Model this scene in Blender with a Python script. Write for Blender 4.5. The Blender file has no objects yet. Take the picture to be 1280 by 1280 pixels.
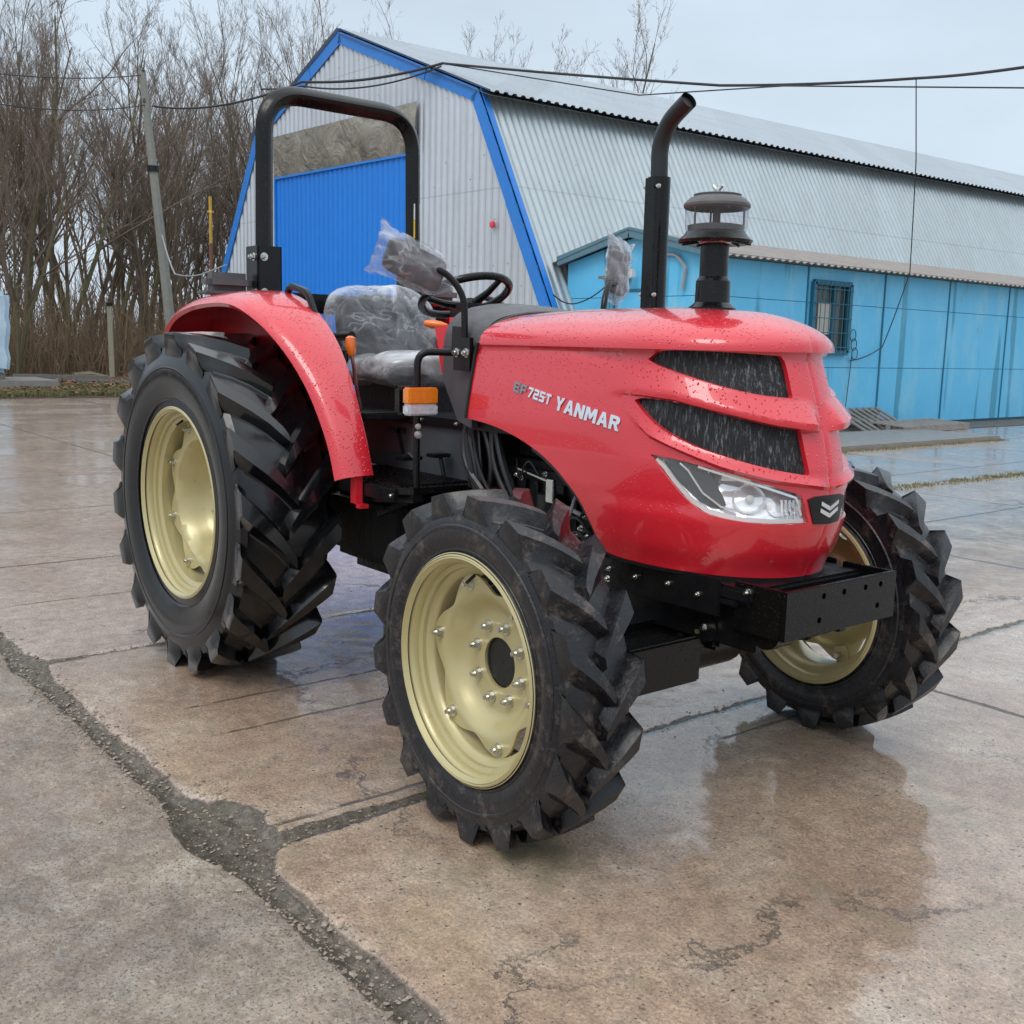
import bpy, bmesh, math, random
import numpy as np
from mathutils import Vector, Matrix, noise
from mathutils.geometry import delaunay_2d_cdt
R = math.radians
PI = math.pi
rng = random.Random(7)

# ---------------------------------------------------------------- camera
scene = bpy.context.scene
col = scene.collection
CAM = (4.4457, -2.69, 1.4425); YAW = 2.46146; PITCH = 0.15684; ROLL = 0.02442; FPX = 1330.44
cd = bpy.data.cameras.new("camera"); cam = bpy.data.objects.new("camera", cd); col.objects.link(cam)
cd.sensor_width = 36; cd.sensor_height = 36; cd.lens = FPX/1280*36; cd.clip_end = 2000; cd.clip_start = .05
fw = Vector((math.cos(YAW)*math.cos(PITCH), math.sin(YAW)*math.cos(PITCH), -math.sin(PITCH)))
rt = Vector((math.sin(YAW), -math.cos(YAW), 0)); up = rt.cross(fw)
rt2 = rt*math.cos(ROLL)+up*math.sin(ROLL); up2 = -rt*math.sin(ROLL)+up*math.cos(ROLL)
M = Matrix((rt2, up2, -fw)).transposed().to_4x4(); M.translation = CAM
cam.matrix_world = M
scene.camera = cam

# ---------------------------------------------------------------- light
SUN_EL, SUN_AZ = R(52), R(-70)      # azimuth of the direction towards the sun, from +x
w = bpy.data.worlds.new("World"); scene.world = w; w.use_nodes = True
nt = w.node_tree; nt.nodes.clear()
def wn(t, **k):
    n = nt.nodes.new(t)
    for a, b in k.items(): setattr(n, a, b)
    return n
sky = wn('ShaderNodeTexSky'); sky.sky_type = 'NISHITA'; sky.sun_disc = False
sky.sun_elevation = SUN_EL; sky.sun_rotation = PI/2-SUN_AZ; sky.dust_density = 4; sky.air_density = 1.2
tc = wn('ShaderNodeTexCoord'); sep = wn('ShaderNodeSeparateXYZ')
nt.links.new(tc.outputs['Generated'], sep.inputs[0])
ramp = wn('ShaderNodeValToRGB')       # overcast layer, brighter towards the zenith
ramp.color_ramp.elements[0].position = 0.35; ramp.color_ramp.elements[0].color = (6.3, 7.4, 8.5, 1)
ramp.color_ramp.elements[1].position = .9; ramp.color_ramp.elements[1].color = (14.5, 15.4, 16.2, 1)
nt.links.new(sep.outputs['Z'], ramp.inputs[0])
cl = wn('ShaderNodeTexNoise'); cl.inputs['Scale'].default_value = 2.2; cl.inputs['Detail'].default_value = 5
mp = wn('ShaderNodeMapping'); mp.inputs['Scale'].default_value = (1, 1, 3)
nt.links.new(tc.outputs['Generated'], mp.inputs[0]); nt.links.new(mp.outputs[0], cl.inputs[0])
mr = wn('ShaderNodeMapRange'); mr.inputs[1].default_value = .3; mr.inputs[2].default_value = .7
mr.inputs[3].default_value = .88; mr.inputs[4].default_value = 1.1
nt.links.new(cl.outputs[0], mr.inputs[0])
mul = wn('ShaderNodeVectorMath', operation='SCALE'); nt.links.new(ramp.outputs[0], mul.inputs[0]); nt.links.new(mr.outputs[0], mul.inputs['Scale'])
mx = wn('ShaderNodeMix', data_type='RGBA'); mx.inputs[0].default_value = .88
nt.links.new(sky.outputs[0], mx.inputs[6]); nt.links.new(mul.outputs[0], mx.inputs[7])
bg = wn('ShaderNodeBackground'); bg.inputs[1].default_value = .1
nt.links.new(mx.outputs[2], bg.inputs[0])
wo = wn('ShaderNodeOutputWorld'); nt.links.new(bg.outputs[0], wo.inputs[0])
sl = bpy.data.lights.new("sun", 'SUN'); sl.energy = .8; sl.angle = R(25); sl.color = (1, .97, .93)
so = bpy.data.objects.new("sun", sl); col.objects.link(so)
so.rotation_euler = Vector((math.cos(SUN_AZ)*math.cos(SUN_EL), math.sin(SUN_AZ)*math.cos(SUN_EL), math.sin(SUN_EL))).to_track_quat('Z', 'Y').to_euler()
so.location = (0, -5, 20)
scene.view_settings.view_transform = 'Standard'; scene.view_settings.look = 'None'
scene.view_settings.gamma = 1; scene.view_settings.use_curve_mapping = False
scene.view_settings.exposure = 0.22

# ---------------------------------------------------------------- materials
class G:
    """small node graph helper"""
    def __init__(s, name):
        s.m = bpy.data.materials.new(name); s.m.use_nodes = True; s.t = s.m.node_tree; s.t.nodes.clear()
        s.out = s.n('ShaderNodeOutputMaterial'); s.b = s.n('ShaderNodeBsdfPrincipled'); s.l(s.b.outputs[0], s.out.inputs[0])
        s._p = None
    def n(s, t, **k):
        o = s.t.nodes.new(t)
        for a, b in k.items(): setattr(o, a, b)
        return o
    def l(s, a, b): s.t.links.new(a, b)
    def put(s, sock, v):
        if isinstance(v, bpy.types.NodeSocket): s.l(v, sock)
        elif isinstance(v, (tuple, list)) and sock.type == 'RGBA' and len(v) == 3: sock.default_value = (*v, 1)
        else: sock.default_value = v
    def set(s, **k):
        for a, v in k.items(): s.put(s.b.inputs[a.replace('_', ' ')], v)
        return s
    def pos(s):
        if s._p is None: s._p = s.n('ShaderNodeTexCoord').outputs['Object']
        return s._p
    def math(s, op, a, b=0., c=0., clamp=False):
        o = s.n('ShaderNodeMath', operation=op); o.use_clamp = clamp
        s.put(o.inputs[0], a); s.put(o.inputs[1], b); s.put(o.inputs[2], c); return o.outputs[0]
    def vm(s, op, a, b=(0, 0, 0)):
        o = s.n('ShaderNodeVectorMath', operation=op); s.put(o.inputs[0], a)
        if op == 'SCALE': s.put(o.inputs['Scale'], b)
        else: s.put(o.inputs[1], b)
        return o.outputs['Value'] if op in ('LENGTH', 'DISTANCE', 'DOT_PRODUCT') else o.outputs[0]
    def xyz(s, v):
        o = s.n('ShaderNodeSeparateXYZ'); s.put(o.inputs[0], v); return o.outputs
    def comb(s, x, y, z=0.):
        o = s.n('ShaderNodeCombineXYZ'); s.put(o.inputs[0], x); s.put(o.inputs[1], y); s.put(o.inputs[2], z); return o.outputs[0]
    def noise(s, scale, detail=4, rough=.55, v=None, dist=0., color=False):
        o = s.n('ShaderNodeTexNoise'); s.put(o.inputs['Vector'], v if v is not None else s.pos())
        o.inputs['Scale'].default_value = scale; o.inputs['Detail'].default_value = detail
        o.inputs['Roughness'].default_value = rough; o.inputs['Distortion'].default_value = dist
        return o.outputs[1 if color else 0]
    def vor(s, scale, feat='F1', v=None, out='Distance', rnd=1.):
        o = s.n('ShaderNodeTexVoronoi', feature=feat); s.put(o.inputs['Vector'], v if v is not None else s.pos())
        o.inputs['Scale'].default_value = scale; o.inputs['Randomness'].default_value = rnd
        return o.outputs[out]
    def rng(s, v, a, b, c=0., d=1., smooth=False):
        o = s.n('ShaderNodeMapRange', interpolation_type='SMOOTHSTEP' if smooth else 'LINEAR')
        for i, q in enumerate((v, a, b, c, d)): s.put(o.inputs[i], q)
        return o.outputs[0]
    def mix(s, f, a, b, mode='MIX'):
        o = s.n('ShaderNodeMix', data_type='RGBA', blend_type=mode); s.put(o.inputs[0], f); s.put(o.inputs[6], a); s.put(o.inputs[7], b); return o.outputs[2]
    def ramp(s, v, stops):
        o = s.n('ShaderNodeValToRGB'); e = o.color_ramp.elements
        while len(e) < len(stops): e.new(.5)
        for i, (p, c_) in enumerate(stops): e[i].position = p; e[i].color = (*c_, 1)
        s.put(o.inputs[0], v); return o.outputs[0]
    def bump(s, h, strength=.3, dist=.01, prev=None):
        o = s.n('ShaderNodeBump'); s.put(o.inputs['Height'], h); s.put(o.inputs['Strength'], strength); o.inputs['Distance'].default_value = dist
        if prev is not None: s.l(prev, o.inputs['Normal'])
        s.l(o.outputs[0], s.b.inputs['Normal']); return o.outputs[0]
    def drops(s, scale=90, amount=.35, strength=.5, dist=.004, prev=None):
        """rain drops standing on a surface"""
        d = s.vor(scale); on = s.xyz(s.vor(scale, out='Color'))[0]
        h = s.math('MULTIPLY', s.rng(d, .0, .38, 1, 0, True), s.math('LESS_THAN', on, amount))
        return s.bump(h, strength, dist, prev), h

def simple(name, c_, rough=.5, metal=0., var=.15, scale=8, bump=0., bscale=60, coat=0., spec=.5):
    g = G(name); n = g.noise(scale, 5)
    a = tuple(x*(1-var) for x in c_); b = tuple(min(1, x*(1+var)) for x in c_)
    g.set(Base_Color=g.mix(n, a, b), Roughness=g.rng(g.noise(scale*2.3), .3, .7, max(.02, rough-.08), rough+.08), Metallic=metal, Coat_Weight=coat, Coat_Roughness=.08, Specular_IOR_Level=spec)
    if bump: g.bump(g.noise(bscale, 4), bump, .01)
    return g.m

MT = {}
def red_paint():
    g = G('red_paint')
    n = g.noise(3, 3)
    z = g.xyz(g.n('ShaderNodeNewGeometry').outputs['Normal'])[2]
    g.set(Base_Color=g.mix(n, (.62, .013, .026), (.71, .020, .036)), Roughness=.32, Coat_Weight=1., Coat_Roughness=.04, Specular_IOR_Level=.5)
    d, h = g.drops(110, .42, .8, .005)
    d2 = g.vor(60); on2 = g.xyz(g.vor(60, out='Color'))[1]
    h2 = g.math('MULTIPLY', g.rng(d2, 0, .3, 1, 0, True), g.math('LESS_THAN', on2, .2))
    hh = g.math('MAXIMUM', h, h2)
    up_ = g.rng(z, .05, .4, .10, 1)            # drops gather where the panel faces up
    bb = g.bump(g.math('MULTIPLY', hh, up_), .85, .005)
    g.l(bb, g.b.inputs['Coat Normal'])
    return g.m
MT['red'] = red_paint()
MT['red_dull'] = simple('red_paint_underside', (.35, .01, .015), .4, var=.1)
def black_wet(name, base=.012, rough=.28, amt=.3):
    g = G(name)
    g.set(Base_Color=g.mix(g.noise(14), (base*.7,)*3, (base*1.5, base*1.45, base*1.5)), Roughness=g.rng(g.noise(40), .3, .7, rough-.08, rough+.12), Specular_IOR_Level=.32)
    g.drops(130, amt, .5, .003)
    return g.m
MT['black'] = black_wet('black_paint', .004, .20)
MT['black_plain'] = simple('black_satin_steel', (.007, .007, .008), .30, var=.3, spec=.35)
MT['dark'] = simple('oily_dark_metal', (.006, .006, .0065), .45, var=.5, scale=20, bump=.3, bscale=50)
MT['cowl'] = black_wet('dark_grey_plastic', .09, .40, .5)
MT['grey_plastic'] = simple('grey_side_plastic', (.07, .072, .078), .5)
MT['chrome_dark'] = simple('smoked_chrome_badge', (.30, .30, .31), .12, .8)
MT['gloss_grey'] = simple('glossy_dark_grey_panel', (.085, .095, .105), .12, coat=.8, var=.35, scale=6)
MT['hole_shade'] = simple('hole_shade_black', (.0008,)*3, .9, spec=0.)
MT['rubber_hose'] = simple('rubber_hose', (.009, .009, .010), .4)
MT['zinc'] = simple('zinc_bolt', (.62, .62, .58), .25, 1., var=.1)
MT['chrome'] = simple('chrome', (.85, .86, .88), .08, 1., var=.05)
MT['silver_paint'] = simple('silver_badge', (.80, .81, .83), .07, 1., var=.1)
def gold():
    g = G('cream_gold_wheel_paint')
    g.set(Base_Color=g.mix(g.noise(4), (.50, .40, .155), (.58, .47, .20)), Roughness=.33, Metallic=.25, Coat_Weight=.4, Coat_Roughness=.15)
    dirt = g.rng(g.noise(25, 6, .7), .60, .75)
    g.set(Base_Color=g.mix(g.math('MULTIPLY', dirt, .35), g.mix(g.noise(4), (.47, .40, .19), (.55, .475, .245)), (.20, .15, .07)))
    g.drops(170, .2, .3, .002)
    return g.m
MT['gold'] = gold()
def tyre_mat(name, base, muddy, rough):
    g = G(name)
    n = g.noise(13, 8, .75); n2 = g.noise(45, 6, .75)
    c0 = g.mix(n2, tuple(b*.7 for b in base), tuple(b*1.5 for b in base))
    px_, py_, pz_ = g.xyz(g.pos()); an_ = g.math('ARCTAN2', px_, pz_); rr_ = g.math('SQRT', g.math('ADD', g.math('MULTIPLY', px_, px_), g.math('MULTIPLY', pz_, pz_)))
    st_ = g.noise(1, 4, .65, v=g.comb(g.math('MULTIPLY', an_, 16), g.math('MULTIPLY', rr_, 14), g.math('MULTIPLY', py_, 6)))
    lines = g.rng(g.math('ABSOLUTE', g.math('SUBTRACT', st_, .5)), .004, .020, 1, 0)
    c0 = g.mix(g.math('MULTIPLY', lines, .8), c0, (.003, .003, .004))
    mud = g.math('MULTIPLY', g.rng(g.math('ADD', n, g.math('MULTIPLY', n2, .5)), .78, 1.02), muddy)
    g.set(Base_Color=g.mix(mud, c0, (.17, .13, .105)), Roughness=g.math('ADD', g.rng(n2, .3, .7, rough-.1, rough+.14), g.math('MULTIPLY', mud, .25)), Specular_IOR_Level=.42)
    c1_ = g.mix(mud, c0, (.17, .13, .105)); g.set(Base_Color=g.mix(g.math('MULTIPLY', lines, .65), c1_, (.004, .004, .005)))
    k_ = 1. if muddy > .3 else .3
    b1 = g.bump(g.noise(26, 6, .7), .4*k_, .006)
    g.bump(g.noise(120, 3), .3*k_, .002, b1)
    g.set(Coat_Weight=.15 if muddy > .3 else g.rng(rr_, .675, .70, .0, .75), Coat_Roughness=.12 if muddy > .3 else .07)
    return g.m
MT['tyre_f'] = tyre_mat('muddy_wet_tyre_rubber', (.009, .009, .0115), .8, .30)
MT['tyre_r'] = tyre_mat('glossy_wet_tyre_rubber', (.0035, .004, .005), .06, .15)
def glass(name, tint=(1, 1, 1), rough=.02, alpha=.15):
    g = G(name)
    tr = g.n('ShaderNodeBsdfTransparent'); g.put(tr.inputs[0], tint)
    gl = g.n('ShaderNodeBsdfGlossy'); gl.inputs['Roughness'].default_value = rough
    fr = g.n('ShaderNodeLayerWeight'); fr.inputs[0].default_value = .5
    f = g.math('ADD', g.math('MULTIPLY', g.math('POWER', fr.outputs['Facing'], 3.), .6), alpha+.03, clamp=True)
    d = g.vor(140); on = g.xyz(g.vor(140, out='Color'))[0]
    h = g.math('MULTIPLY', g.rng(d, 0, .4, 1, 0, True), g.math('LESS_THAN', on, .4))
    bp = g.n('ShaderNodeBump'); bp.inputs['Strength'].default_value = .5; bp.inputs['Distance'].default_value = .003; g.l(h, bp.inputs['Height'])
    g.l(bp.outputs[0], gl.inputs['Normal']); g.l(bp.outputs[0], fr.inputs['Normal'])
    m = g.n('ShaderNodeMixShader'); g.l(f, m.inputs[0]); g.l(tr.outputs[0], m.inputs[1]); g.l(gl.outputs[0], m.inputs[2])
    g.l(m.outputs[0], g.out.inputs[0]); return g.m
MT['lens'] = glass('clear_lamp_lens', alpha=.03)
MT['bowl_glass'] = glass('clear_plastic_bowl', (.96, .95, .97), .05, .03)
def film():
    g = G('crumpled_clear_film')
    wv = g.noise(4.5, 3, .5, dist=.8); nr = g.n('ShaderNodeTexNoise', noise_type='RIDGED_MULTIFRACTAL'); g.put(nr.inputs['Vector'], g.vm('ADD', g.pos(), g.vm('SCALE', g.noise(4, 2, .5, color=True), .15))); nr.inputs['Scale'].default_value = 7; nr.inputs['Detail'].default_value = 2; wv2 = nr.outputs[0]
    b1 = g.bump(wv, .6, .05); b2 = g.bump(wv2, 1., .05, b1)
    tr = g.n('ShaderNodeBsdfTransparent'); tr.inputs[0].default_value = (.92, .93, .95, 1)
    cre = g.math('MULTIPLY', g.rng(g.noise(3.4, 4, .6, dist=.8), .50, .64, smooth=True), .34)
    rl = g.math('ABSOLUTE', g.math('SUBTRACT', g.noise(5.5, 3, .55, dist=.5), .5)); rl2 = g.math('ABSOLUTE', g.math('SUBTRACT', g.noise(9, 2, .5, v=g.vm('MULTIPLY', g.pos(), (1, .5, 1.6))), .47))
    cre = g.math('ADD', cre, g.math('MULTIPLY', g.rng(g.math('MINIMUM', rl, rl2), .0, .030, 1, 0, True), g.rng(g.noise(6, 2), .42, .62, 0, .18)))
    lw = g.n('ShaderNodeLayerWeight'); lw.inputs[0].default_value = .45; g.l(b2, lw.inputs['Normal'])
    f = g.math('ADD', g.math('ADD', .10, cre), g.math('MULTIPLY', lw.outputs['Facing'], .45), clamp=True)
    g.set(Base_Color=(.85, .87, .90), Roughness=.10, Specular_IOR_Level=1.)
    m = g.n('ShaderNodeMixShader'); g.l(f, m.inputs[0]); g.l(tr.outputs[0], m.inputs[1]); g.l(g.b.outputs[0], m.inputs[2])
    g.l(m.outputs[0], g.out.inputs[0]); return g.m
MT['film'] = film()
MT['amber'] = simple('amber_lens', (.85, .22, .01), .12, var=.25, scale=60, bump=.2, bscale=90, coat=1)
MT['clear_ribbed'] = simple('clear_ribbed_lens', (.55, .56, .6), .12, var=.4, scale=60, bump=.2, bscale=90, coat=1)
MT['orange'] = simple('orange_knob', (.80, .16, .01), .3, coat=.5, var=.08)
MT['yellow'] = simple('yellow_label', (.75, .52, .02), .4)
MT['white_label'] = simple('white_label', (.7, .7, .68), .4)
MT['reflector'] = None
def reflector():
    g = G('faceted_headlight_reflector')
    z = g.xyz(g.pos())
    g.set(Base_Color=(.95, .96, .98), Metallic=.4, Roughness=.18)
    g.bump(g.vor(16, v=g.vm('MULTIPLY', g.pos(), (1, 1, 2.2))), .3, .02)
    return g.m
MT['reflector'] = reflector()
def grille():
    g = G('black_mesh_grille_wet')
    p = g.pos(); q = g.xyz(p)
    v = g.vor(260, v=p, rnd=.3)
    streak = g.noise(1, 5, .7, v=g.vm('MULTIPLY', p, (170, 170, 9)))
    st2 = g.noise(1, 3, .6, v=g.vm('MULTIPLY', p, (60, 60, 6)))
    wet = g.math('MULTIPLY', g.rng(streak, .5, .68), g.rng(st2, .38, .6))
    g.set(Base_Color=g.mix(wet, g.mix(g.rng(v, .15, .5), (.004, .004, .005), (.022, .022, .024)), (.20, .205, .215)), Roughness=.4, Specular_IOR_Level=.2)
    g.bump(v, .25, .002)
    return g.m
MT['grille'] = grille()

# ground -------------------------------------------------------------
SX, SY0 = 2.15, -1.48
def ground_mat():
    g = G('wet_concrete_slabs')
    P = g.n('ShaderNodeNewGeometry').outputs['Position']; g._p = P
    nlo = g.noise(1.1, 5, .6, color=True)
    warp = g.vm('SCALE', g.vm('SUBTRACT', g.noise(4.5, 6, .65, color=True), (.5, .5, .5)), .055)
    Pw = g.vm('ADD', P, warp)
    x, y, z = g.xyz(Pw)
    x0, y0, z0 = g.xyz(P)
    def near(v, off, period):
        t = g.math('DIVIDE', g.math('SUBTRACT', v, off), period)
        f = g.math('SUBTRACT', g.math('FRACT', g.math('ADD', t, .5)), .5)
        return g.math('MULTIPLY', g.math('ABSOLUTE', f), period)
    inslab = g.rng(y, SY0-.01, SY0+.01)
    dx = near(x, -.38, SX)
    dy = near(y, SY0, 3.02)
    dtrench = g.math('ABSOLUTE', g.math('SUBTRACT', y, SY0-.03))
    # widening of the mud where two joints meet
    jn = g.vm('DISTANCE', g.comb(x, y), (1.62, -1.36, 0))
    jn2 = g.vm('DISTANCE', g.comb(x, y), (-.36, -1.40, 0))
    tw = g.math('ADD', .034, g.math('ADD', g.rng(jn, 0, .36, .15, 0, True), g.rng(jn2, 0, .3, .05, 0, True)))
    tw = g.math('MULTIPLY', tw, g.rng(g.noise(2.3, 3), .3, .7, .65, 1.35))
    tr = g.rng(g.math('ADD', g.math('SUBTRACT', dtrench, tw), g.math('MULTIPLY', g.math('SUBTRACT', g.noise(28, 6, .75), .5), .05)), -.006, .010, 1, 0, True)
    jwid = g.math('ADD', .012, g.math('MULTIPLY', g.rng(jn, 0, .8, 1, 0, True), .035))
    jx = g.math('MULTIPLY', g.rng(g.math('ADD', g.math('SUBTRACT', dx, jwid), g.math('MULTIPLY', g.math('SUBTRACT', g.noise(30, 5, .7), .5), .03)), -.003, .006, 1, 0, True), inslab)
    jy = g.math('MULTIPLY', g.rng(dy, .006, .022, 1, 0, True), inslab)
    # saw-cut grooves
    cut = 0.
    for cx, ya, yb in ((.54, -1.16, .1), (.88, -1.19, -.2), (1.68, -1.35, -.55), (2.0, .3, 1.3), (-1.5, -1.3, .5)):
        d = g.math('ABSOLUTE', g.math('SUBTRACT', g.xyz(g.vm('ADD', P, g.vm('SCALE', warp, .35)))[0], cx))
        m = g.math('MULTIPLY', g.rng(d, .004, .011, 1, 0), g.math('MULTIPLY', g.rng(y, ya, ya+.05), g.rng(y, yb-.05, yb, 1, 0)))
        m = g.math('MULTIPLY', m, g.rng(g.noise(9, 4), .35, .5, .2, 1))
        cut = g.math('MAXIMUM', cut, m)
    # fine random cracks
    ck = g.vor(.55, 'DISTANCE_TO_EDGE', v=g.vm('ADD', P, g.vm('SCALE', g.vm('SUBTRACT', g.noise(3, 7, .7, color=True), (.5,)*3), .7)))
    crack = g.math('MULTIPLY', g.rng(ck, .002, .007, 1, 0), g.rng(g.noise(.9, 3), .52, .6))
    joint = g.math('MAXIMUM', g.math('MAXIMUM', jx, jy), tr)
    groove = g.math('MAXIMUM', joint, g.math('MAXIMUM', cut, g.math('MULTIPLY', crack, .8)))
    # per slab tint
    idv = g.comb(g.math('FLOOR', g.math('DIVIDE', g.math('SUBTRACT', x, -.38), SX)), g.math('FLOOR', g.math('DIVIDE', g.math('SUBTRACT', y, SY0), 3.02)))
    wn_ = g.n('ShaderNodeTexWhiteNoise', noise_dimensions='3D'); g.put(wn_.inputs['Vector'], idv)
    tint = wn_.outputs['Value']
    n1 = g.noise(1.6, 7, .62); n2 = g.noise(14, 7, .7); n3 = g.noise(90, 4, .7)
    base = g.ramp(n1, [(.30, (.21, .118, .068)), (.5, (.35, .24, .155)), (.70, (.49, .41, .315))])
    base = g.mix(g.math('MULTIPLY', tint, .45), base, (.41, .34, .28))
    base = g.mix(g.rng(x, .2, -.6, 0, .55), base, (.40, .335, .295))
    base = g.mix(.75, base, g.ramp(n2, [(.3, (.30, .29, .28)), (.5, (.52, .5, .5)), (.7, (.72, .7, .68))]), 'OVERLAY')
    base = g.mix(.55, base, g.ramp(n3, [(.34, (.22,)*3), (.66, (.78,)*3)]), 'OVERLAY')
    base = g.mix(.35, base, g.ramp(g.noise(230, 3, .8), [(.36, (.2,)*3), (.64, (.8,)*3)]), 'OVERLAY')
    # dark pits
    pit = g.math('MAXIMUM', g.math('MULTIPLY', g.rng(g.vor(24, v=Pw), .05, .14, 1, 0), g.rng(n1, .45, .56)), g.math('MULTIPLY', g.rng(g.vor(60, v=Pw), .06, .17, 1, 0), g.rng(g.noise(2.6, 4), .40, .55)))
    base = g.mix(g.math('MULTIPLY', pit, .85), base, (.05, .03, .02))
    sp_ = g.rng(g.noise(1, 5, .8, v=g.vm('MULTIPLY', Pw, (38, 60, 38))), .60, .66)
    base = g.mix(g.math('MULTIPLY', g.math('MULTIPLY', sp_, g.rng(g.noise(3.1, 5, .7), .42, .58)), .8), base, (.06, .04, .024))
    blot = g.rng(g.noise(3.1, 8, .75), .62, .72)
    base = g.mix(g.math('MULTIPLY', blot, .7), base, (.07, .052, .032))
    pal = g.math('MULTIPLY', g.rng(g.vor(46, v=g.vm('ADD', Pw, (3, 3, 3))), .07, .13, 1, 0), g.rng(g.noise(3.6, 4), .48, .6)); base = g.mix(g.math('MULTIPLY', pal, .7), base, (.55, .47, .38))
    moss = g.rng(g.noise(2.1, 7, .7, v=g.vm('ADD', P, (7, 3, 1))), .56, .68)
    base = g.mix(g.math('MULTIPLY', moss, .65), base, (.25, .23, .13))
    # exposed aggregate on the far left of the long joint
    pe = g.vor(75, out='Color', v=Pw); ped = g.vor(75, 'DISTANCE_TO_EDGE', v=Pw)
    pev = g.xyz(pe)
    peb = g.ramp(pev[0], [(0., (.20, .16, .13)), (.3, (.32, .26, .21)), (.55, (.38, .28, .22)), (.78, (.36, .34, .32)), (1., (.58, .54, .49))])
    peb = g.mix(.62, peb, g.ramp(g.noise(7, 8, .8), [(.35, (.20, .16, .125)), (.5, (.42, .345, .275)), (.62, (.62, .55, .47))]))
    peb = g.mix(g.rng(g.noise(110, 4, .8), .38, .47, .9, 0), peb, (.075, .058, .045))
    peb = g.mix(g.rng(g.vor(42, v=Pw), .10, .16, .75, 0), peb, (.52, .46, .41))
    peb = g.mix(g.math('MULTIPLY', g.rng(g.noise(1.7, 6, .7, v=g.vm('ADD', P, (2, 5, 0))), .5, .66), .25), peb, (.36, .22, .16))
    peb = g.mix(.7, peb, g.ramp(g.noise(2.2, 7, .66), [(.3, (.34, .345, .35)), (.7, (.72, .68, .62))]), 'OVERLAY')
    peb = g.mix(g.rng(g.noise(40, 5, .7), .4, .7, 0, .3), peb, (.25, .19, .16))
    agg = g.rng(y, SY0-.03, SY0-.05, 0, 1)
    base = g.mix(agg, base, peb)
    # far yard: dull, striped by tyres
    fary = g.rng(x0, -19.3, -20.6, 0, 1)
    far2 = g.rng(x0, -6.9, -7.05, 0, 1)
    # mud
    mudc = g.ramp(g.noise(30, 8, .82), [(.34, (.035, .027, .020)), (.5, (.105, .085, .064)), (.66, (.21, .18, .145))])
    mudc = g.mix(g.math('MULTIPLY', g.rng(g.noise(5.3, 6, .7), .55, .64), .3), mudc, (.10, .095, .045))
    base = g.mix(g.math('MAXIMUM', joint, g.math('MULTIPLY', cut, .85)), base, mudc)
    base = g.mix(g.math('MULTIPLY', crack, .55), base, (.05, .04, .03))
    # wetness: a standing film to the right/front of the tractor, patches elsewhere
    f = g.math('SUBTRACT', y, g.math('ADD', .05, g.math('MULTIPLY', g.math('SUBTRACT', x, 1.4), -.66)))
    f = g.math('ADD', f, g.math('MULTIPLY', g.math('SUBTRACT', g.noise(3.2, 7, .72), .5), 1.3))
    regn = g.math('MULTIPLY', g.rng(f, -.06, .16), g.rng(x0, 1.0, 1.5))
    ptc = g.rng(g.noise(.75, 7, .62, v=g.vm('ADD', P, (3.3, 0, 0))), .50, .60)
    ptc = g.math('MULTIPLY', ptc, g.rng(y0, -1.2, -.2))
    ptc = g.math('MAXIMUM', ptc, g.math('MULTIPLY', g.rng(g.noise(.9, 7, .65, v=g.vm('ADD', P, (8, 2, 0))), .46, .54), g.rng(x0, -1.6, -2.6)))
    pag = g.math('MULTIPLY', g.rng(g.noise(2.6, 6, .6, v=g.vm('ADD', P, (1, 9, 0))), .53, .60), g.rng(y0, -1.6, -1.5, 1, 0))
    ptr = g.math('MULTIPLY', tr, g.rng(g.noise(3.7, 4, .6, v=g.vm('ADD', P, (5, 1, 0))), .50, .56))
    und = g.math('MULTIPLY', g.math('MULTIPLY', g.rng(y, -1.15, -.75), g.rng(x, -.75, -.45)), g.math('MULTIPLY', g.rng(x, 1.5, 1.75, 1, 0), g.rng(g.noise(4, 6, .7), .40, .52)))
    regn = g.math('MAXIMUM', regn, und)
    film_ = g.math('MAXIMUM', g.math('MAXIMUM', regn, g.math('MULTIPLY', ptc, .9)), g.math('MAXIMUM', g.math('MULTIPLY', pag, .85), ptr))
    grit = g.rng(g.noise(60, 5, .7), .60, .70)
    film_ = g.math('MULTIPLY', film_, g.math('SUBTRACT', 1, g.math('MULTIPLY', grit, .85)), clamp=True)
    rough = g.math('SUBTRACT', g.rng(n2, .3, .7, .30, .48), g.math('MULTIPLY', film_, .30), clamp=True)
    g.set(Base_Color=g.mix(g.math('MULTIPLY', film_, .3), base, g.vm('SCALE', base, .7)), Roughness=.6,
          Specular_IOR_Level=.3, Coat_Weight=g.math('MULTIPLY', g.math('MAXIMUM', g.math('MAXIMUM', g.rng(x0, 1.0, -2.5, .30, .85), g.rng(y, SY0-.05, SY0, .3, .88)), film_), g.math('SUBTRACT', 1, g.math('MULTIPLY', groove, .8))), Coat_IOR=1.72,
          Coat_Roughness=g.math('MAXIMUM', g.math('SUBTRACT', g.math('ADD', g.rng(n2, .3, .7, .06, .20), g.math('MULTIPLY', agg, .15)), g.math('MULTIPLY', film_, .42)), .02))
    h = g.math('ADD', g.math('MULTIPLY', n2, .5), g.math('MULTIPLY', n3, .35))
    h = g.math('ADD', h, g.math('MULTIPLY', agg, g.math('MULTIPLY', g.noise(130, 5, .8), .9)))
    h = g.math('SUBTRACT', h, g.math('MULTIPLY', groove, 1.6))
    h = g.math('SUBTRACT', h, g.math('MULTIPLY', pit, .8))
    b = g.bump(h, .8, .016)
    hc = g.math('MULTIPLY', h, g.math('SUBTRACT', g.math('ADD', .42, g.math('MULTIPLY', agg, .5)), g.math('MULTIPLY', film_, .36)))
    b2 = g.n('ShaderNodeBump'); b2.inputs['Strength'].default_value = .6; b2.inputs['Distance'].default_value = .012
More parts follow.
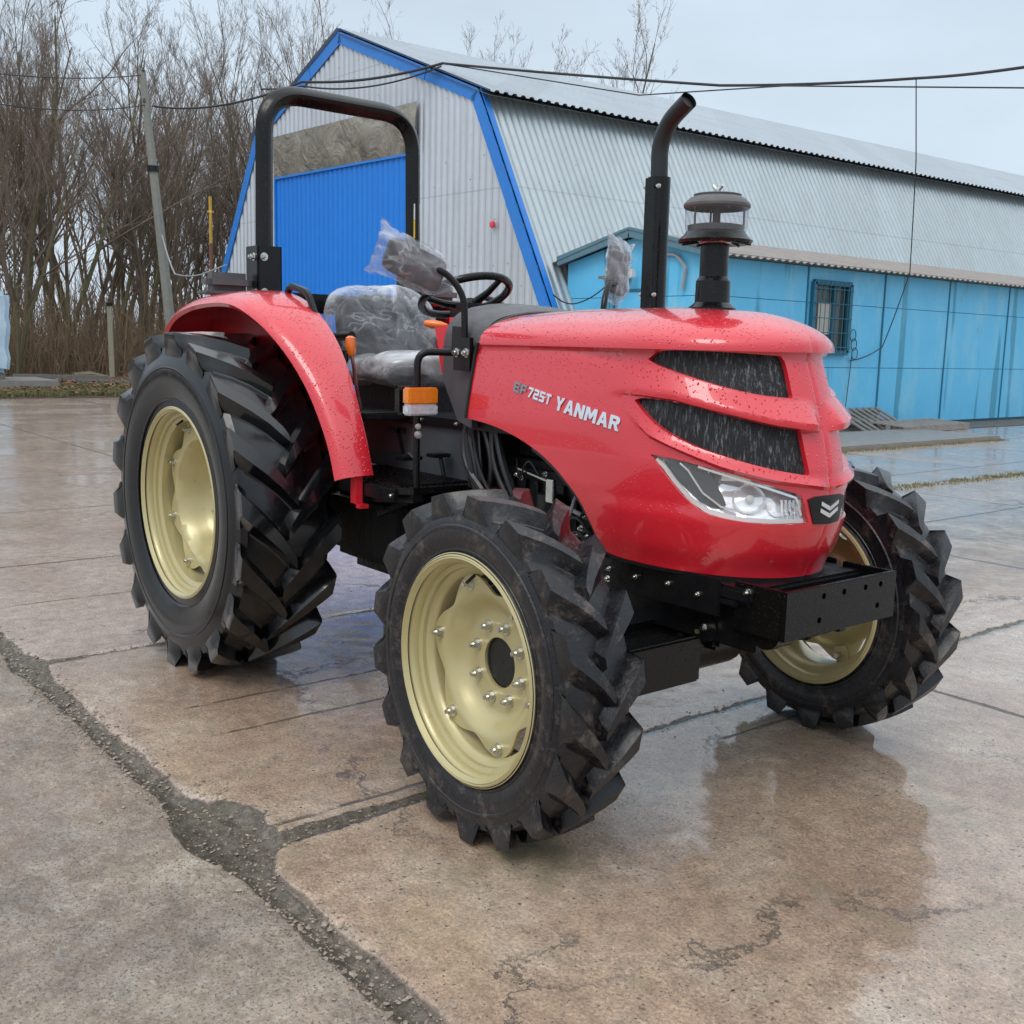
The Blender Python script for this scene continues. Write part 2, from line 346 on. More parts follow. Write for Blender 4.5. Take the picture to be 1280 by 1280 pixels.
    g.l(hc, b2.inputs['Height'])
    g.l(b2.outputs[0], g.b.inputs['Coat Normal'])
    return g.m
MT['ground'] = ground_mat()
def soil_mat():
    g = G('leaf_litter_soil')
    n = g.noise(2.2, 8, .75); v = g.xyz(g.vor(11, out='Color'))[0]
    c_ = g.ramp(n, [(.3, (.035, .028, .018)), (.5, (.085, .06, .035)), (.7, (.16, .10, .055))])
    c_ = g.mix(g.rng(v, .6, .8, 0, .6), c_, (.17, .085, .04))
    g.set(Base_Color=c_, Roughness=.8); g.bump(g.noise(20, 7, .8), 1., .06); return g.m
MT['soil'] = soil_mat()
MT['pebble'] = simple('mixed_small_stones', (.27, .22, .17), .4, var=.9, scale=35)
MT['gravel'] = simple('wet_gravel', (.10, .085, .07), .6, var=.5, scale=25, bump=1., bscale=40)
MT['slab'] = simple('old_concrete', (.27, .25, .225), .5, var=.3, scale=5, bump=.4, bscale=30)
MT['slab_wet'] = simple('old_wet_concrete', (.22, .19, .16), .35, var=.3, scale=5, bump=.4, bscale=30)
def galv(name, tint, alongz=False):
    g = G(name); P = g.pos()
    sheet = g.n('ShaderNodeTexWhiteNoise', noise_dimensions='2D')
    x, y, z = g.xyz(P)
    g.put(sheet.inputs['Vector'], g.comb(g.math('FLOOR', g.math('DIVIDE', g.math('ADD', g.math('ADD', x, y), 0), 1.15)), g.math('FLOOR', g.math('DIVIDE', z, 2.9))))
    n = g.noise(1.2, 6, .6); st = g.noise(1, 4, .6, v=g.vm('MULTIPLY', P, (7, 7, .5)))
    c_ = g.mix(g.math('MULTIPLY', sheet.outputs[0], .7), tuple(t*.86 for t in tint), tint)
    c_ = g.mix(g.rng(n, .35, .7, 0, .3), c_, tuple(t*.75 for t in tint))
    c_ = g.mix(g.rng(st, .5, .75, 0, .35), c_, (.33, .34, .33))
    sm_ = g.math('ABSOLUTE', g.math('SUBTRACT', g.math('FRACT', g.math('DIVIDE', z, 2.93)), .5)); c_ = g.mix(g.rng(sm_, .003, .007, .25, 0), c_, (.12, .13, .13))
    dz_ = g.vor(2.4, v=g.comb(g.math('ADD', x, y), 0, z), rnd=.15); c_ = g.mix(g.rng(dz_, .03, .05, .7, 0), c_, (.14, .10, .08))
    g.set(Base_Color=c_, Metallic=.55, Roughness=g.rng(n, .3, .7, .32, .5)); g.bump(g.noise(3, 3), .2, .03)
    return g.m
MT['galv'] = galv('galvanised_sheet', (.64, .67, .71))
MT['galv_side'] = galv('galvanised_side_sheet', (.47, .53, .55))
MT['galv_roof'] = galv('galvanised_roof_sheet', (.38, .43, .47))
MT['blue_trim'] = simple('blue_trim_paint', (.02, .19, .60), .4, var=.15)
MT['blue_door'] = simple('blue_corrugated_gate', (.004, .19, .68), .4, var=.07, scale=2)
MT['tarp_beige'] = None
def beige():
    g = G('stained_tin_header'); n = g.noise(.9, 6, .7, dist=1)
    g.set(Base_Color=g.ramp(n, [(.35, (.15, .13, .10)), (.5, (.25, .225, .18)), (.65, (.36, .33, .28))]), Metallic=.25, Roughness=.4)
    g.bump(g.noise(1.3, 5, .6, dist=1.), 1., .15); return g.m
MT['beige'] = beige()
def shed_paint():
    g = G('weathered_light_blue_paint'); P = g.pos(); x, y, z = g.xyz(P)
    n = g.noise(1.4, 6, .65)
    drip = g.noise(1, 3, .5, v=g.vm('MULTIPLY', P, (2.6, 2.6, .18)))
    c_ = g.mix(n, (.075, .44, .76), (.15, .56, .84))
    c_ = g.mix(g.math('MULTIPLY', g.rng(drip, .60, .64), .8), c_, (.035, .25, .38))
    c_ = g.mix(g.math('MULTIPLY', g.rng(g.noise(1, 6, .75, v=g.vm('MULTIPLY', P, (1.5, 1.5, .5))), .5, .7), .6), c_, (.30, .60, .72))
    rust = g.math('MULTIPLY', g.rng(g.noise(1, 5, .7, v=g.vm('MULTIPLY', P, (3, 3, 1.2))), .62, .72), g.rng(z, 1.4, 2.5, .2, .9))
    c_ = g.mix(rust, c_, (.22, .20, .10))
    chip = g.rng(g.noise(12, 7, .85), .63, .68)
    c_ = g.mix(g.math('MULTIPLY', chip, .8), c_, (.04, .10, .13))
    g.set(Base_Color=c_, Roughness=.45); g.bump(g.noise(5, 5), .25, .02); return g.m
MT['shed'] = shed_paint()
MT['shed_fascia'] = simple('blue_grey_fascia', (.10, .20, .25), .6, var=.3)
MT['asbestos'] = simple('weathered_fibre_roof', (.24, .21, .19), .6, var=.35, scale=3, bump=.4)
MT['frame_blue'] = simple('dark_blue_frame', (.02, .14, .22), .5)
MT['window'] = simple('dim_window_glass', (.06, .07, .065), .12, var=.6, scale=3)
MT['curtain'] = simple('pale_paper', (.5, .48, .42), .7)
MT['wood_grey'] = simple('weathered_wood', (.17, .16, .145), .75, var=.35, scale=12, bump=.5, bscale=40)
MT['wood_pale'] = simple('pale_wood', (.33, .30, .22), .7, var=.2)
MT['pole'] = simple('pole_concrete', (.24, .24, .21), .75, var=.25, scale=10, bump=.3)
MT['bark'] = simple('grey_brown_bark', (.15, .12, .082), .8, var=.5, scale=3, bump=.5, bscale=25)
MT['bark_green'] = simple('mossy_green_bark', (.135, .125, .065), .8, var=.4, scale=3)
MT['twig'] = simple('bare_twigs', (.175, .13, .098), .8, var=.4, scale=1.5)
MT['brush'] = simple('dry_brushwood', (.24, .165, .10), .85, var=.5, scale=2)
MT['grass'] = simple('dull_winter_grass', (.16, .155, .065), .8, var=.5, scale=1.2)
MT['leaf'] = simple('brown_fallen_leaves', (.20, .10, .05), .8, var=.5, scale=3)
MT['tarp'] = simple('pale_blue_plastic_wrap', (.50, .66, .76), .3, var=.12, scale=3, bump=1., bscale=6, coat=.4)
MT['pipe_yellow'] = simple('gas_pipe_yellow', (.50, .30, .04), .4)
MT['cable'] = simple('black_cable', (.02, .02, .022), .5)
MT['cable_grey'] = simple('grey_cable', (.30, .31, .32), .5)
MT['rust'] = simple('rusty_pipe', (.16, .07, .04), .7, var=.4)
MT['foliage_dark'] = simple('wire_green', (.03, .05, .03), .6)

# ---------------------------------------------------------------- object helpers
def put(o, parent=None):
    col.objects.link(o)
    if parent is not None:
        o.parent = parent
        if parent.get('_world'):                 # geometry written in world coordinates
            o.location = -Vector(parent['_world'])
    return o
def empty(name, loc=(0, 0, 0), rz=0, parent=None, world=True):
    o = bpy.data.objects.new(name, None); o.empty_display_size = .2; col.objects.link(o)
    o.location = loc; o.rotation_euler = (0, 0, rz)
    return o
def tag(o, label, cat, group=None, kind=None):
    if label: o['label'] = label
    if cat: o['category'] = cat
    if group: o['group'] = group
    if kind: o['kind'] = kind
    return o
def thing(name, label, cat, loc=(0, 0, 0), group=None):
    return tag(empty(name, loc), label, cat, group)

class MB:
    """collects shapes into one mesh"""
    def __init__(s): s.v = []; s.f = []; s.sm = []
    def add(s, v, f, smooth=False):
        o = len(s.v); s.v += [tuple(p) for p in v]; s.f += [tuple(i+o for i in q) for q in f]; s.sm += [smooth]*len(f)
    def box(s, a, b, mtx=None, bev=0.):
        (x0, y0, z0), (x1, y1, z1) = a, b
        if bev <= 0:
            v = [Vector(p) for p in ((x0, y0, z0), (x1, y0, z0), (x1, y1, z0), (x0, y1, z0), (x0, y0, z1), (x1, y0, z1), (x1, y1, z1), (x0, y1, z1))]
            f = [(0, 3, 2, 1), (4, 5, 6, 7), (0, 1, 5, 4), (1, 2, 6, 5), (2, 3, 7, 6), (3, 0, 4, 7)]
        else:
            bm = bmesh.new(); bmesh.ops.create_cube(bm, size=1)
            for q in bm.verts: q.co = Vector(((x0+x1)/2+q.co.x*(x1-x0), (y0+y1)/2+q.co.y*(y1-y0), (z0+z1)/2+q.co.z*(z1-z0)))
            bmesh.ops.bevel(bm, geom=bm.edges[:], offset=bev, segments=2, affect='EDGES')
            v = [q.co.copy() for q in bm.verts]; bm.verts.index_update(); f = [tuple(q.index for q in fc.verts) for fc in bm.faces]; bm.free()
        if mtx is not None: v = [mtx @ p for p in v]
        s.add(v, f); return s
    def bar(s, p, q, w, h, upv=(0, 0, 1)):
        p, q = Vector(p), Vector(q); d = (q-p); L = d.length; d.normalize(); u = Vector(upv)
        sd = d.cross(u)
        if sd.length < 1e-4: sd = d.cross(Vector((1, 0, 0)))
        sd.normalize(); u = sd.cross(d)
        m = Matrix((d, sd, u)).transposed().to_4x4(); m.translation = p
        return s.box((0, -w/2, -h/2), (L, w/2, h/2), m)
    def tube(s, pts, r, n=10, cap=True, smooth=True, sq=None):
        pts = [Vector(p) for p in pts]; k = len(pts); rs = r if isinstance(r, (list, tuple)) else [r]*k
        ref = None; v = []
        for i, p in enumerate(pts):
            t = (pts[min(i+1, k-1)]-pts[max(i-1, 0)]).normalized()
            if ref is None:
                ref = t.orthogonal().normalized() if abs(t.z) > .9 else t.cross(Vector((0, 0, 1))).normalized()
            ref = (ref-t*ref.dot(t)).normalized(); b = t.cross(ref)
            for j in range(n):
                a = 2*PI*(j+.5)/n; ca, sa = math.cos(a), math.sin(a)
                if sq: e = (abs(ca)**sq+abs(sa)**sq)**(-1/sq); ca *= e; sa *= e
                v.append(p+(ref*ca+b*sa)*rs[i])
        f = [(i*n+j, i*n+(j+1) % n, (i+1)*n+(j+1) % n, (i+1)*n+j) for i in range(k-1) for j in range(n)]
        s.add(v, f, smooth)
        if cap: s.add(v[:n], [tuple(range(n))[::-1]]); s.add(v[-n:], [tuple(range(n))])
        return s
    def lathe(s, prof, o=(0, 0, 0), axis='Z', n=48, smooth=True, cap=False):
        """prof: (radius, along axis)"""
        o = Vector(o); v = []
        for (r, a) in prof:
            for j in range(n):
                t = 2*PI*j/n; c_, d = math.cos(t)*r, math.sin(t)*r
                v.append(o+(Vector((c_, d, a)) if axis == 'Z' else Vector((c_, a, d)) if axis == 'Y' else Vector((a, c_, d))))
        k = len(prof)
        f = [(i*n+j, i*n+(j+1) % n, (i+1)*n+(j+1) % n, (i+1)*n+j) for i in range(k-1) for j in range(n)]
        s.add(v, f, smooth)
        if cap: s.add(v[:n], [tuple(range(n))]); s.add(v[-n:], [tuple(range(n))])
        return s
    def cyl(s, p, q, r, n=16): return s.tube([p, q], r, n, smooth=n > 8)
    def bolt(s, p, d, r=.012, h=.012):
        p, d = Vector(p), Vector(d).normalized()
        s.tube([p-d*.002, p+d*h*.25], r*1.45, 14, smooth=False); s.tube([p+d*h*.25, p+d*h], r, 6, smooth=False)
        s.tube([p+d*h, p+d*h*1.5], r*.55, 8, smooth=False); return s
    def prism(s, poly, d, smooth=False):
        """poly: closed 3d polygon, extruded by vector d"""
        n = len(poly); d = Vector(d); v = [Vector(p) for p in poly]; v += [p+d for p in v]
        s.add(v, [tuple(range(n))[::-1], tuple(range(n, 2*n))]+[(i, (i+1) % n, n+(i+1) % n, n+i) for i in range(n)], smooth); return s
    def build(s, name, m, parent=None, sharp=35):
        me = bpy.data.meshes.new(name); me.from_pydata(s.v, [], s.f)
        bm = bmesh.new(); bm.from_mesh(me); bmesh.ops.remove_doubles(bm, verts=bm.verts, dist=1e-5)
        bmesh.ops.recalc_face_normals(bm, faces=bm.faces); bm.to_mesh(me); bm.free()
        me.polygons.foreach_set('use_smooth', [True]*len(me.polygons)); me.set_sharp_from_angle(angle=R(sharp))
        me.materials.append(m); o = bpy.data.objects.new(name, me); return put(o, parent)

def smooth_path(pts, it=2, closed=False):
    """Chaikin rounding"""
    pts = [Vector(p) for p in pts]
    for _ in range(it):
        q = []; k = len(pts)
        rngk = range(k) if closed else range(k-1)
        if not closed: q.append(pts[0])
        for i in rngk:
            a, b = pts[i], pts[(i+1) % k]; q += [a*.75+b*.25, a*.25+b*.75]
        if not closed: q.append(pts[-1])
        pts = q
    return pts
def arcbend(pts, r, n=6):
    """polyline with corners rounded to radius r"""
    pts = [Vector(p) for p in pts]; out = [pts[0]]
    for i in range(1, len(pts)-1):
        a, b, c_ = pts[i-1], pts[i], pts[i+1]; u = (a-b).normalized(); v = (c_-b).normalized()
        t = min(r, (a-b).length*.49, (c_-b).length*.49)
        for k in range(n+1):
            q = k/n; out.append((b+u*t)*(1-q)**2+b*2*q*(1-q)+(b+v*t)*q*q)
    out.append(pts[-1]); return out
def rough_mesh(o, amp, scale, seed=0):
    for v in o.data.vertices:
        p = v.co*scale+Vector((seed, seed*2, 0))
        v.co += Vector((noise.noise(p), noise.noise(p+Vector((31, 0, 0))), noise.noise(p+Vector((0, 31, 0)))))*amp

exec_sections = []
# ================================================================ SETTING
# ---- the yard: one sheet, fine near the tractor, reaching the horizon
def axis_lines(lo, hi, step, far, extra):
    a = list(np.arange(lo, hi, step)); x = hi; s = step
    while x < far[1]: a.append(x); s *= 1.22; x += s
    b = []; x = lo; s = step
    while x > far[0]:
        s *= 1.22; x -= s; b.append(x)
    return np.array(b[::-1]+a+[far[1]])
gx = axis_lines(-1.2, 4.2, .022, (-700, 700), 0); gy = axis_lines(-2.6, 2.2, .022, (-700, 700), 0)
def ground_h(x, y):
    n1 = noise.noise((x*4.2, y*4.2, 0)); n2 = noise.noise((x*11, y*11, 5))
    yy = y+n1*.03+n2*.012; xx = x+n1*.03+n2*.012
    h = noise.noise((x*.9, y*.9, 9))*.004+n2*.0015
    jn = math.hypot(xx-1.62, yy+1.36); jn2 = math.hypot(xx+.36, yy+1.40)
    tw = .034+.15*max(0, 1-jn/.36)+.05*max(0, 1-jn2/.3)
    d = abs(yy-(SY0-.03))-tw
    t = min(1, max(0, (.02-d)/.05))
    if yy > SY0:
        fx = abs(((xx+.38)/SX+.5) % 1-.5)*SX
        t = max(t, .8*min(1, max(0, (.018-fx)/.02)))
    return h-.022*t+(n2*.006*t)
vs = []
for yv in gy:
    for xv in gx:
        z = ground_h(xv, yv) if (-3 < xv < 5 and -4 < yv < 4) else 0.
        vs.append((xv, yv, z))
nx_, ny_ = len(gx), len(gy)
fs = [(j*nx_+i, j*nx_+i+1, (j+1)*nx_+i+1, (j+1)*nx_+i) for j in range(ny_-1) for i in range(nx_-1)]
me = bpy.data.meshes.new('ground'); me.from_pydata(vs, [], fs); me.polygons.foreach_set('use_smooth', [True]*len(fs))
me.materials.append(MT['ground']); ground = bpy.data.objects.new('ground', me); put(ground); tag(ground, None, None, kind='structure')

# ---- soil beyond the yard edge
m = MB(); n = 60
edge = []
for i in range(n+1):
    y = -40+i*(130/n); edge.append((-20.4+noise.noise((y*.5, 0, 3))*.5, y))
v = []
for (x, y) in edge: v += [(x, y, .006), (x-4, y, .05+.05*noise.noise((y, 1, 1))), (x-11, y, .12), (x-300, y*4, .4)]
m.add(v, [(i*4+k, i*4+k+1, i*4+k+5, i*4+k+4) for i in range(n) for k in range(3)], True)
tag(m.build('soil', MT['soil']), None, None, kind='structure')
# ---- strip of gravel and weeds along the hangar and the shed
m = MB()
m.add([(-7.5, 10.2, .008), (-6.3, 10.4, .008), (-6.45, 60, .008), (-7.5, 60, .008)], [(0, 1, 2, 3)])
tag(m.build('gravel_verge', MT['gravel']), None, None, kind='structure')
m = MB(); m.box((-6.3, 9.5, -.02), (-4.6, 15.5, .07), bev=.02)
o = m.build('concrete_apron', MT['slab_wet']); tag(o, None, None, kind='structure')

# ---- grass tufts (nobody could count them)
def tufts(name, spots, hgt, m, seed, label):
    r = random.Random(seed); b = MB()
    for (x, y, z) in spots:
        for k in range(r.randint(4, 8)):
            a = r.uniform(0, 2*PI); h = hgt*r.uniform(.4, 1.2); lean = r.uniform(.1, .7)*h; w_ = r.uniform(.006, .014)*(hgt/.12)**.5
            px, py = x+r.uniform(-.08, .08), y+r.uniform(-.08, .08)
            dx, dy = math.cos(a), math.sin(a)
            b.add([(px-dy*w_, py+dx*w_, z), (px+dy*w_, py-dx*w_, z), (px+dx*lean*.5+dy*w_*.6, py+dy*lean*.5-dx*w_*.6, z+h*.65), (px+dx*lean, py+dy*lean, z+h), (px+dx*lean*.5-dy*w_*.6, py+dy*lean*.5+dx*w_*.6, z+h*.65)], [(0, 1, 2, 3, 4)])
    me = bpy.data.meshes.new(name); me.from_pydata(b.v, [], b.f); me.materials.append(m)
    o = bpy.data.objects.new(name, me); put(o); tag(o, label, 'grass', kind='stuff'); return o
r = random.Random(3)
sp = []
for i in range(5200):
    x = -20.6-abs(r.gauss(0, 2.6)); y = r.uniform(-2, 13)
    if noise.noise((x*.5, y*.5, 2)) > -.15: sp.append((x, y, .02))
tufts('grass', sp, .12, MT['grass'], 5, 'dull winter grass along the edge of the concrete yard below the bare trees')
sp = [(-1.82+r.gauss(0, .06)+.02*(y-8), y, 0) for y in [r.uniform(6.6, 12) for _ in range(420)]]
sp += [(-4.55+r.gauss(0, .05), r.uniform(9.4, 15.6), 0) for _ in range(300)]+[(-6.9+r.gauss(0, .25), r.uniform(10.5, 24), 0) for _ in range(260)]
tufts('moss_and_weeds', sp, .022, MT['grass'], 6, 'low moss and weeds in the joints of the yard by the blue shed')
# fallen leaves
b = MB()
for i in range(7000):
    x = -20.8-abs(r.gauss(0, 4.)); y = r.uniform(-2, 14); s_ = r.uniform(.03, .07); a = r.uniform(0, 6.3)
    u = Vector((math.cos(a), math.sin(a), r.uniform(-.4, .4)))*s_; v_ = Vector((-math.sin(a), math.cos(a), r.uniform(-.4, .4)))*s_; c_ = Vector((x, y, .05+r.uniform(0, .06)+min(.1, (-20.8-x)*.012)))
    b.add([c_-u, c_-v_*.6, c_+u, c_+v_*.6], [(0, 1, 2, 3)])
me = bpy.data.meshes.new('fallen_leaves'); me.from_pydata(b.v, [], b.f); me.materials.append(MT['leaf'])
o = bpy.data.objects.new('fallen_leaves', me); put(o); tag(o, 'brown fallen leaves littering the ground below the bare trees', 'leaves', kind='stuff')

# loose grit and small stones, thickest in the long joint
def grit(name, spots, m_, label, seed):
    r_ = random.Random(seed); b_ = MB()
    for (x, y, s_) in spots:
        z = ground_h(x, y)+s_*.25
        ax = [Vector((s_*r_.uniform(.7, 1.3), 0, 0)), Vector((0, s_*r_.uniform(.5, 1), 0)), Vector((0, 0, s_*r_.uniform(.3, .7)))]
        rot = Matrix.Rotation(r_.uniform(0, 6.3), 3, 'Z') @ Matrix.Rotation(r_.uniform(-.6, .6), 3, 'X'); c_ = Vector((x, y, z))
        P_ = [c_+rot @ (ax[0]*u[0]+ax[1]*u[1]+ax[2]*u[2])*r_.uniform(.8, 1.15) for u in ((1, 0, 0), (.3, .9, 0), (-.9, .4, 0), (-.6, -.8, 0), (.5, -.9, 0), (.1, .1, 1), (0, 0, -1))]
        b_.add(P_, [(0, 1, 5), (1, 2, 5), (2, 3, 5), (3, 4, 5), (4, 0, 5), (1, 0, 6), (2, 1, 6), (3, 2, 6), (4, 3, 6), (0, 4, 6)])
    me = bpy.data.meshes.new(name); me.from_pydata(b_.v, [], b_.f); me.materials.append(m_)
    o = bpy.data.objects.new(name, me); put(o); tag(o, label, 'grit', kind='stuff')
r = random.Random(77); sp = []
for i in range(5200):
    x = r.uniform(-3, 3.2); y = SY0-.03+r.gauss(0, .045 if abs(x-1.6) > .35 else .09)
    if abs(x-1.6) < .35 and r.random() < .5: y += r.uniform(0, .2)
    sp.append((x, y, min(.011, .0018+r.expovariate(1/.0022))))
for i in range(1500): sp.append((r.choice((-.38, 1.77))+r.gauss(0, .02), r.uniform(-1.4, 2.5), min(.008, .0015+r.expovariate(1/.0018))))
for i in range(2600): sp.append((r.uniform(-3, 4.2), r.uniform(-3.2, 3.5), min(.007, .0012+r.expovariate(1/.0014))))
grit('loose_grit', sp, MT['pebble'], 'loose grit and small stones in the slab joints and over the wet concrete', 5)

# ---- corrugated sheet between a bottom edge and a top edge
def corr(mb, B0, B1, T0, T1, pitch, depth, nrm, samples=6, cols=None, trap=True):
    B0, B1, T0, T1, nrm = map(Vector, (B0, B1, T0, T1, nrm)); L = (B1-B0).length; k = max(2, int(L/pitch*samples)); v = []
    for i in range(k+1):
        t = i/k; ph = (t*L/pitch) % 1
        if trap:
            h = min(1, max(0, (abs(ph-.5)*2-.35)/.22))
        else: h = .5+.5*math.cos(ph*2*PI)
        off = nrm*(h*depth)
        v += [B0.lerp(B1, t)+off, T0.lerp(T1, t)+off]
    mb.add(v, [(2*i, 2*i+2, 2*i+3, 2*i+1) for i in range(k)], not trap)

# ---- the hangar
H = thing('hangar', 'large corrugated metal hangar with blue edge trim and a blue gate', 'hangar', (-9.62, 10.47, 0))
H['_world'] = (-9.62, 10.47, 0)
gd = Vector((-1, -.052, 0)).normalized(); gn = Vector((.052, -1, 0)).normalized()
ed = Vector((.04, 1, 0)).normalized()
G0 = Vector((-9.62, 10.47, 0))
def gp(x, z, off=0.): # point of the gable plane by world x
    t = (x-G0.x)/gd.x; p = G0+gd*t+gn*off; p.z = z; return p
prof = [(-9.62, 0), (-12.92, 6.28), (-17.81, 8.24), (-21.71, 6.5), (-25.5, 0)]
def ztop(x):
    for (a, za), (b_, zb) in zip(prof, prof[1:]):
        if b_ <= x <= a: return za+(zb-za)*(a-x)/(a-b_)
    return 0
m = MB(); pitch = .20; k = int(15.88/pitch*8); v = []
for i in range(k+1):
    x = -9.62-15.88*i/k; ph = (i/8) % 1; h = min(1, max(0, (abs(ph-.5)*2-.35)/.22))
    v += [gp(x, 0, h*.035), gp(x, max(.001, ztop(x)), h*.035)]
m.add(v, [(2*i, 2*i+1, 2*i+3, 2*i+2) for i in range(k)]); m.build('gable_wall', MT['galv'], H)
LEN = 62
m = MB()
a, b_ = gp(-9.62, 0), gp(-12.92, 6.28)
sn = Vector((.87, 0, .46))
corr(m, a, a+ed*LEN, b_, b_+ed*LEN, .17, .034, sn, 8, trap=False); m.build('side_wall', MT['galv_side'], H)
m = MB(); a2, b2 = gp(-25.5, 0), gp(-21.71, 6.5)
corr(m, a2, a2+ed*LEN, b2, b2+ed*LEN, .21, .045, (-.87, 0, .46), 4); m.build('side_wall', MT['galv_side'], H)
pk = gp(-17.81, 8.24, .12)
kn = gp(-12.92, 6.28, .12); ov = (kn-pk).normalized(); e0 = kn+ov*.42
m = MB(); corr(m, e0+Vector((0, 0, .07)), e0+ed*LEN+Vector((0, 0, .07)), pk+Vector((0, 0, .07)), pk+ed*LEN+Vector((0, 0, .07)), .21, .04, (.35, 0, .94), 6)
m.add([e0, e0+ed*LEN, pk+ed*LEN, pk], [(0, 1, 2, 3)])
kl = gp(-21.71, 6.5, .12); el = kl+(kl-pk).normalized()*.3
corr(m, el+Vector((0, 0, .07)), el+ed*LEN+Vector((0, 0, .07)), pk+Vector((0, 0, .07)), pk+ed*LEN+Vector((0, 0, .07)), .21, .04, (-.35, 0, .94), 4)
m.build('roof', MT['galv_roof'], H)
m = MB(); B_ = [gp(x, z) for x, z in prof]+[gp(prof[0][0], 0)]
m.add([p+ed*LEN for p in B_[:5]], [(0, 1, 2, 3, 4)]); m.build('rear_wall', MT['galv'], H)
# blue trim following the gable
for i in range(4):
    (xa, za), (xb, zb) = prof[i], prof[i+1]
    A, B2 = gp(xa, za, .045), gp(xb, zb, .045); d = (B2-A).normalized(); inn = Vector((-d.z*gd.x if 0 else 0, 0, 0))
    inn = gn.cross(d); c0 = gp(-17.5, 2.5, .045)
    if inn.dot(c0-A) < 0: inn = -inn
    w_ = .22
    m = MB(); nseg = 3
    for s_ in range(nseg):
        p, q = A.lerp(B2, s_/nseg), A.lerp(B2, (s_+1)/nseg); o_ = gn*(.02+.012*(s_ % 2))
        if i in (0, 3) and False: pass
        m.prism([p-inn*.03, q-inn*.03, q+inn*w_, p+inn*w_], o_)
    # return of the trim round the corner
    m.prism([A-inn*.06, B2-inn*.06, B2-inn*.06+ed*.12, A-inn*.06+ed*.12], -inn*.02)
    m.build('edge_trim', MT['blue_trim'], H)
m = MB(); v = []; x0, x1 = -14.95, -20.6
p0, p1 = gp(x0, 0, .09), gp(x1, 0, .09); u0, u1 = gp(x0, 5.3, .09), gp(x1, 5.33, .09)
corr(m, p0, p1, u0, u1, .2, .025, gn, 8); gate = m.build('gate', MT['blue_door'], H)
m = MB(); 
for (xa, za, xb, zb) in ((x0, 0, x0, 5.3), (x1, 0, x1, 5.33), (x0, 5.3, x1, 5.33)): m.bar(gp(xa, za, .13), gp(xb, zb, .13), .05, .06, gn)
m.build('gate_frame', MT['blue_trim'], H)
m = MB(); NX, NZ = 60, 12; v = []
for j in range(NZ+1):
    for i in range(NX+1):
        t, s_ = i/NX, j/NZ; x = -14.8+(-20.68+14.8)*t; z0_ = 5.34; z1_ = 6.33
        bulge = .05+.03*noise.noise((t*6, s_*1.4, 4))+.03*math.sin(s_*PI)
        v.append(gp(x, z0_+(z1_-z0_)*s_, .07+bulge))
m.add(v, [(j*(NX+1)+i, j*(NX+1)+i+1, (j+1)*(NX+1)+i+1, (j+1)*(NX+1)+i) for j in range(NZ) for i in range(NX)], True)
m.build('gate_header', MT['beige'], H)
m = MB(); p = gp(-12.35, 3.72, .10)
m.lathe([(.001, -.09), (.05, -.06), (.06, 0), (.04, .05), (.001, .07)], p, n=14); m.build('alarm_lamp', MT['red'], H)
# ---- the light blue shed
S_ = thing('shed', 'long low light blue metal clad shed with fibre roof in front of the hangar', 'shed', (-7.4, 10.94, 0)); S_['_world'] = (-7.4, 10.94, 0)
SXR, SXL, SY, SYE = -7.4, -10.9, 10.94, 58
m = MB()
panels_y = [SY]+[13.55, 16.0, 18.37, 20.88]+[20.88+2.42*i for i in range(1, 16)]
wy0, wy1, wz0, wz1 = 13.7, 14.82, 1.42, 2.67
def wallrect(mb, ya, yb, za, zb, off): mb.box((SXR-.04, ya, za), (SXR+off, yb, zb))
rr = random.Random(12)
for ya, yb in zip(panels_y, panels_y[1:]):
    for za, zb in ((.06, 1.14), (1.15, 2.30), (2.31, 2.93)):
        off = rr.uniform(-.004, .006)
        if ya < wy0 < yb and zb > wz0:
            wallrect(m, ya+.008, wy0, za, zb, off); wallrect(m, wy1, yb-.008, za, zb, off)
            if za < wz0: wallrect(m, wy0, wy1, za, wz0, off)
            if zb > wz1: wallrect(m, wy0, wy1, wz1, zb, off)
        else: wallrect(m, ya+.008, yb-.008, za, zb, off)
m.build('wall', MT['shed'], S_)
m = MB(); m.box((SXR-.2, SY+.1, 0), (SXR-.045, SYE, 2.9)); m.build('wall_core', MT['frame_blue'], S_)
for y in panels_y[1:]:
    m = MB(); m.box((SXR-.01, y-.018, .05), (SXR+.018, y+.018, 2.93)); m.build('batten', MT['frame_blue'], S_)
# gable towards the camera
m = MB()
for za, zb in ((.0, 1.15), (1.16, 2.3)):
    for xa, xb in ((SXL, -9.75), (-9.74, -8.6), (-8.59, SXR)): m.box((xa, SY, za), (xb, SY+.1, zb))
m.prism([(SXL, SY, 2.31), (SXR, SY, 2.31), (SXR, SY, 2.95), (-9.15, SY, 3.33), (SXL, SY, 2.95)], (0, .1, 0)); m.build('gable_wall', MT['shed'], S_)
m = MB()
m.bar((SXL-.12, SY-.16, 2.99), (-9.15, SY-.16, 3.41), .05, .17, (0, 0, 1)); m.bar((-9.15, SY-.16, 3.41), (SXR+.14, SY-.16, 2.99), .05, .17, (0, 0, 1)); m.build('fascia', MT['shed_fascia'], S_)
m = MB()
m.bar((-9.6, SY-.02, 0), (-9.6, SY-.02, 2.4), .05, .05); m.bar((-8.65, SY-.02, 0), (-8.65, SY-.02, 2.4), .05, .05); m.bar((-9.6, SY-.02, 2.42), (-8.65, SY-.02, 2.42), .05, .05); m.build('door_frame', MT['frame_blue'], S_)
m = MB(); m.box((-9.57, SY-.03, .02), (-8.68, SY-.001, 2.39)); m.build('door', MT['shed'], S_)
m = MB(); m.box((-9.75, SY-.3, 2.62), (-9.2, SY-.02, 2.67)); m.build('canopy', MT['wood_grey'], S_)
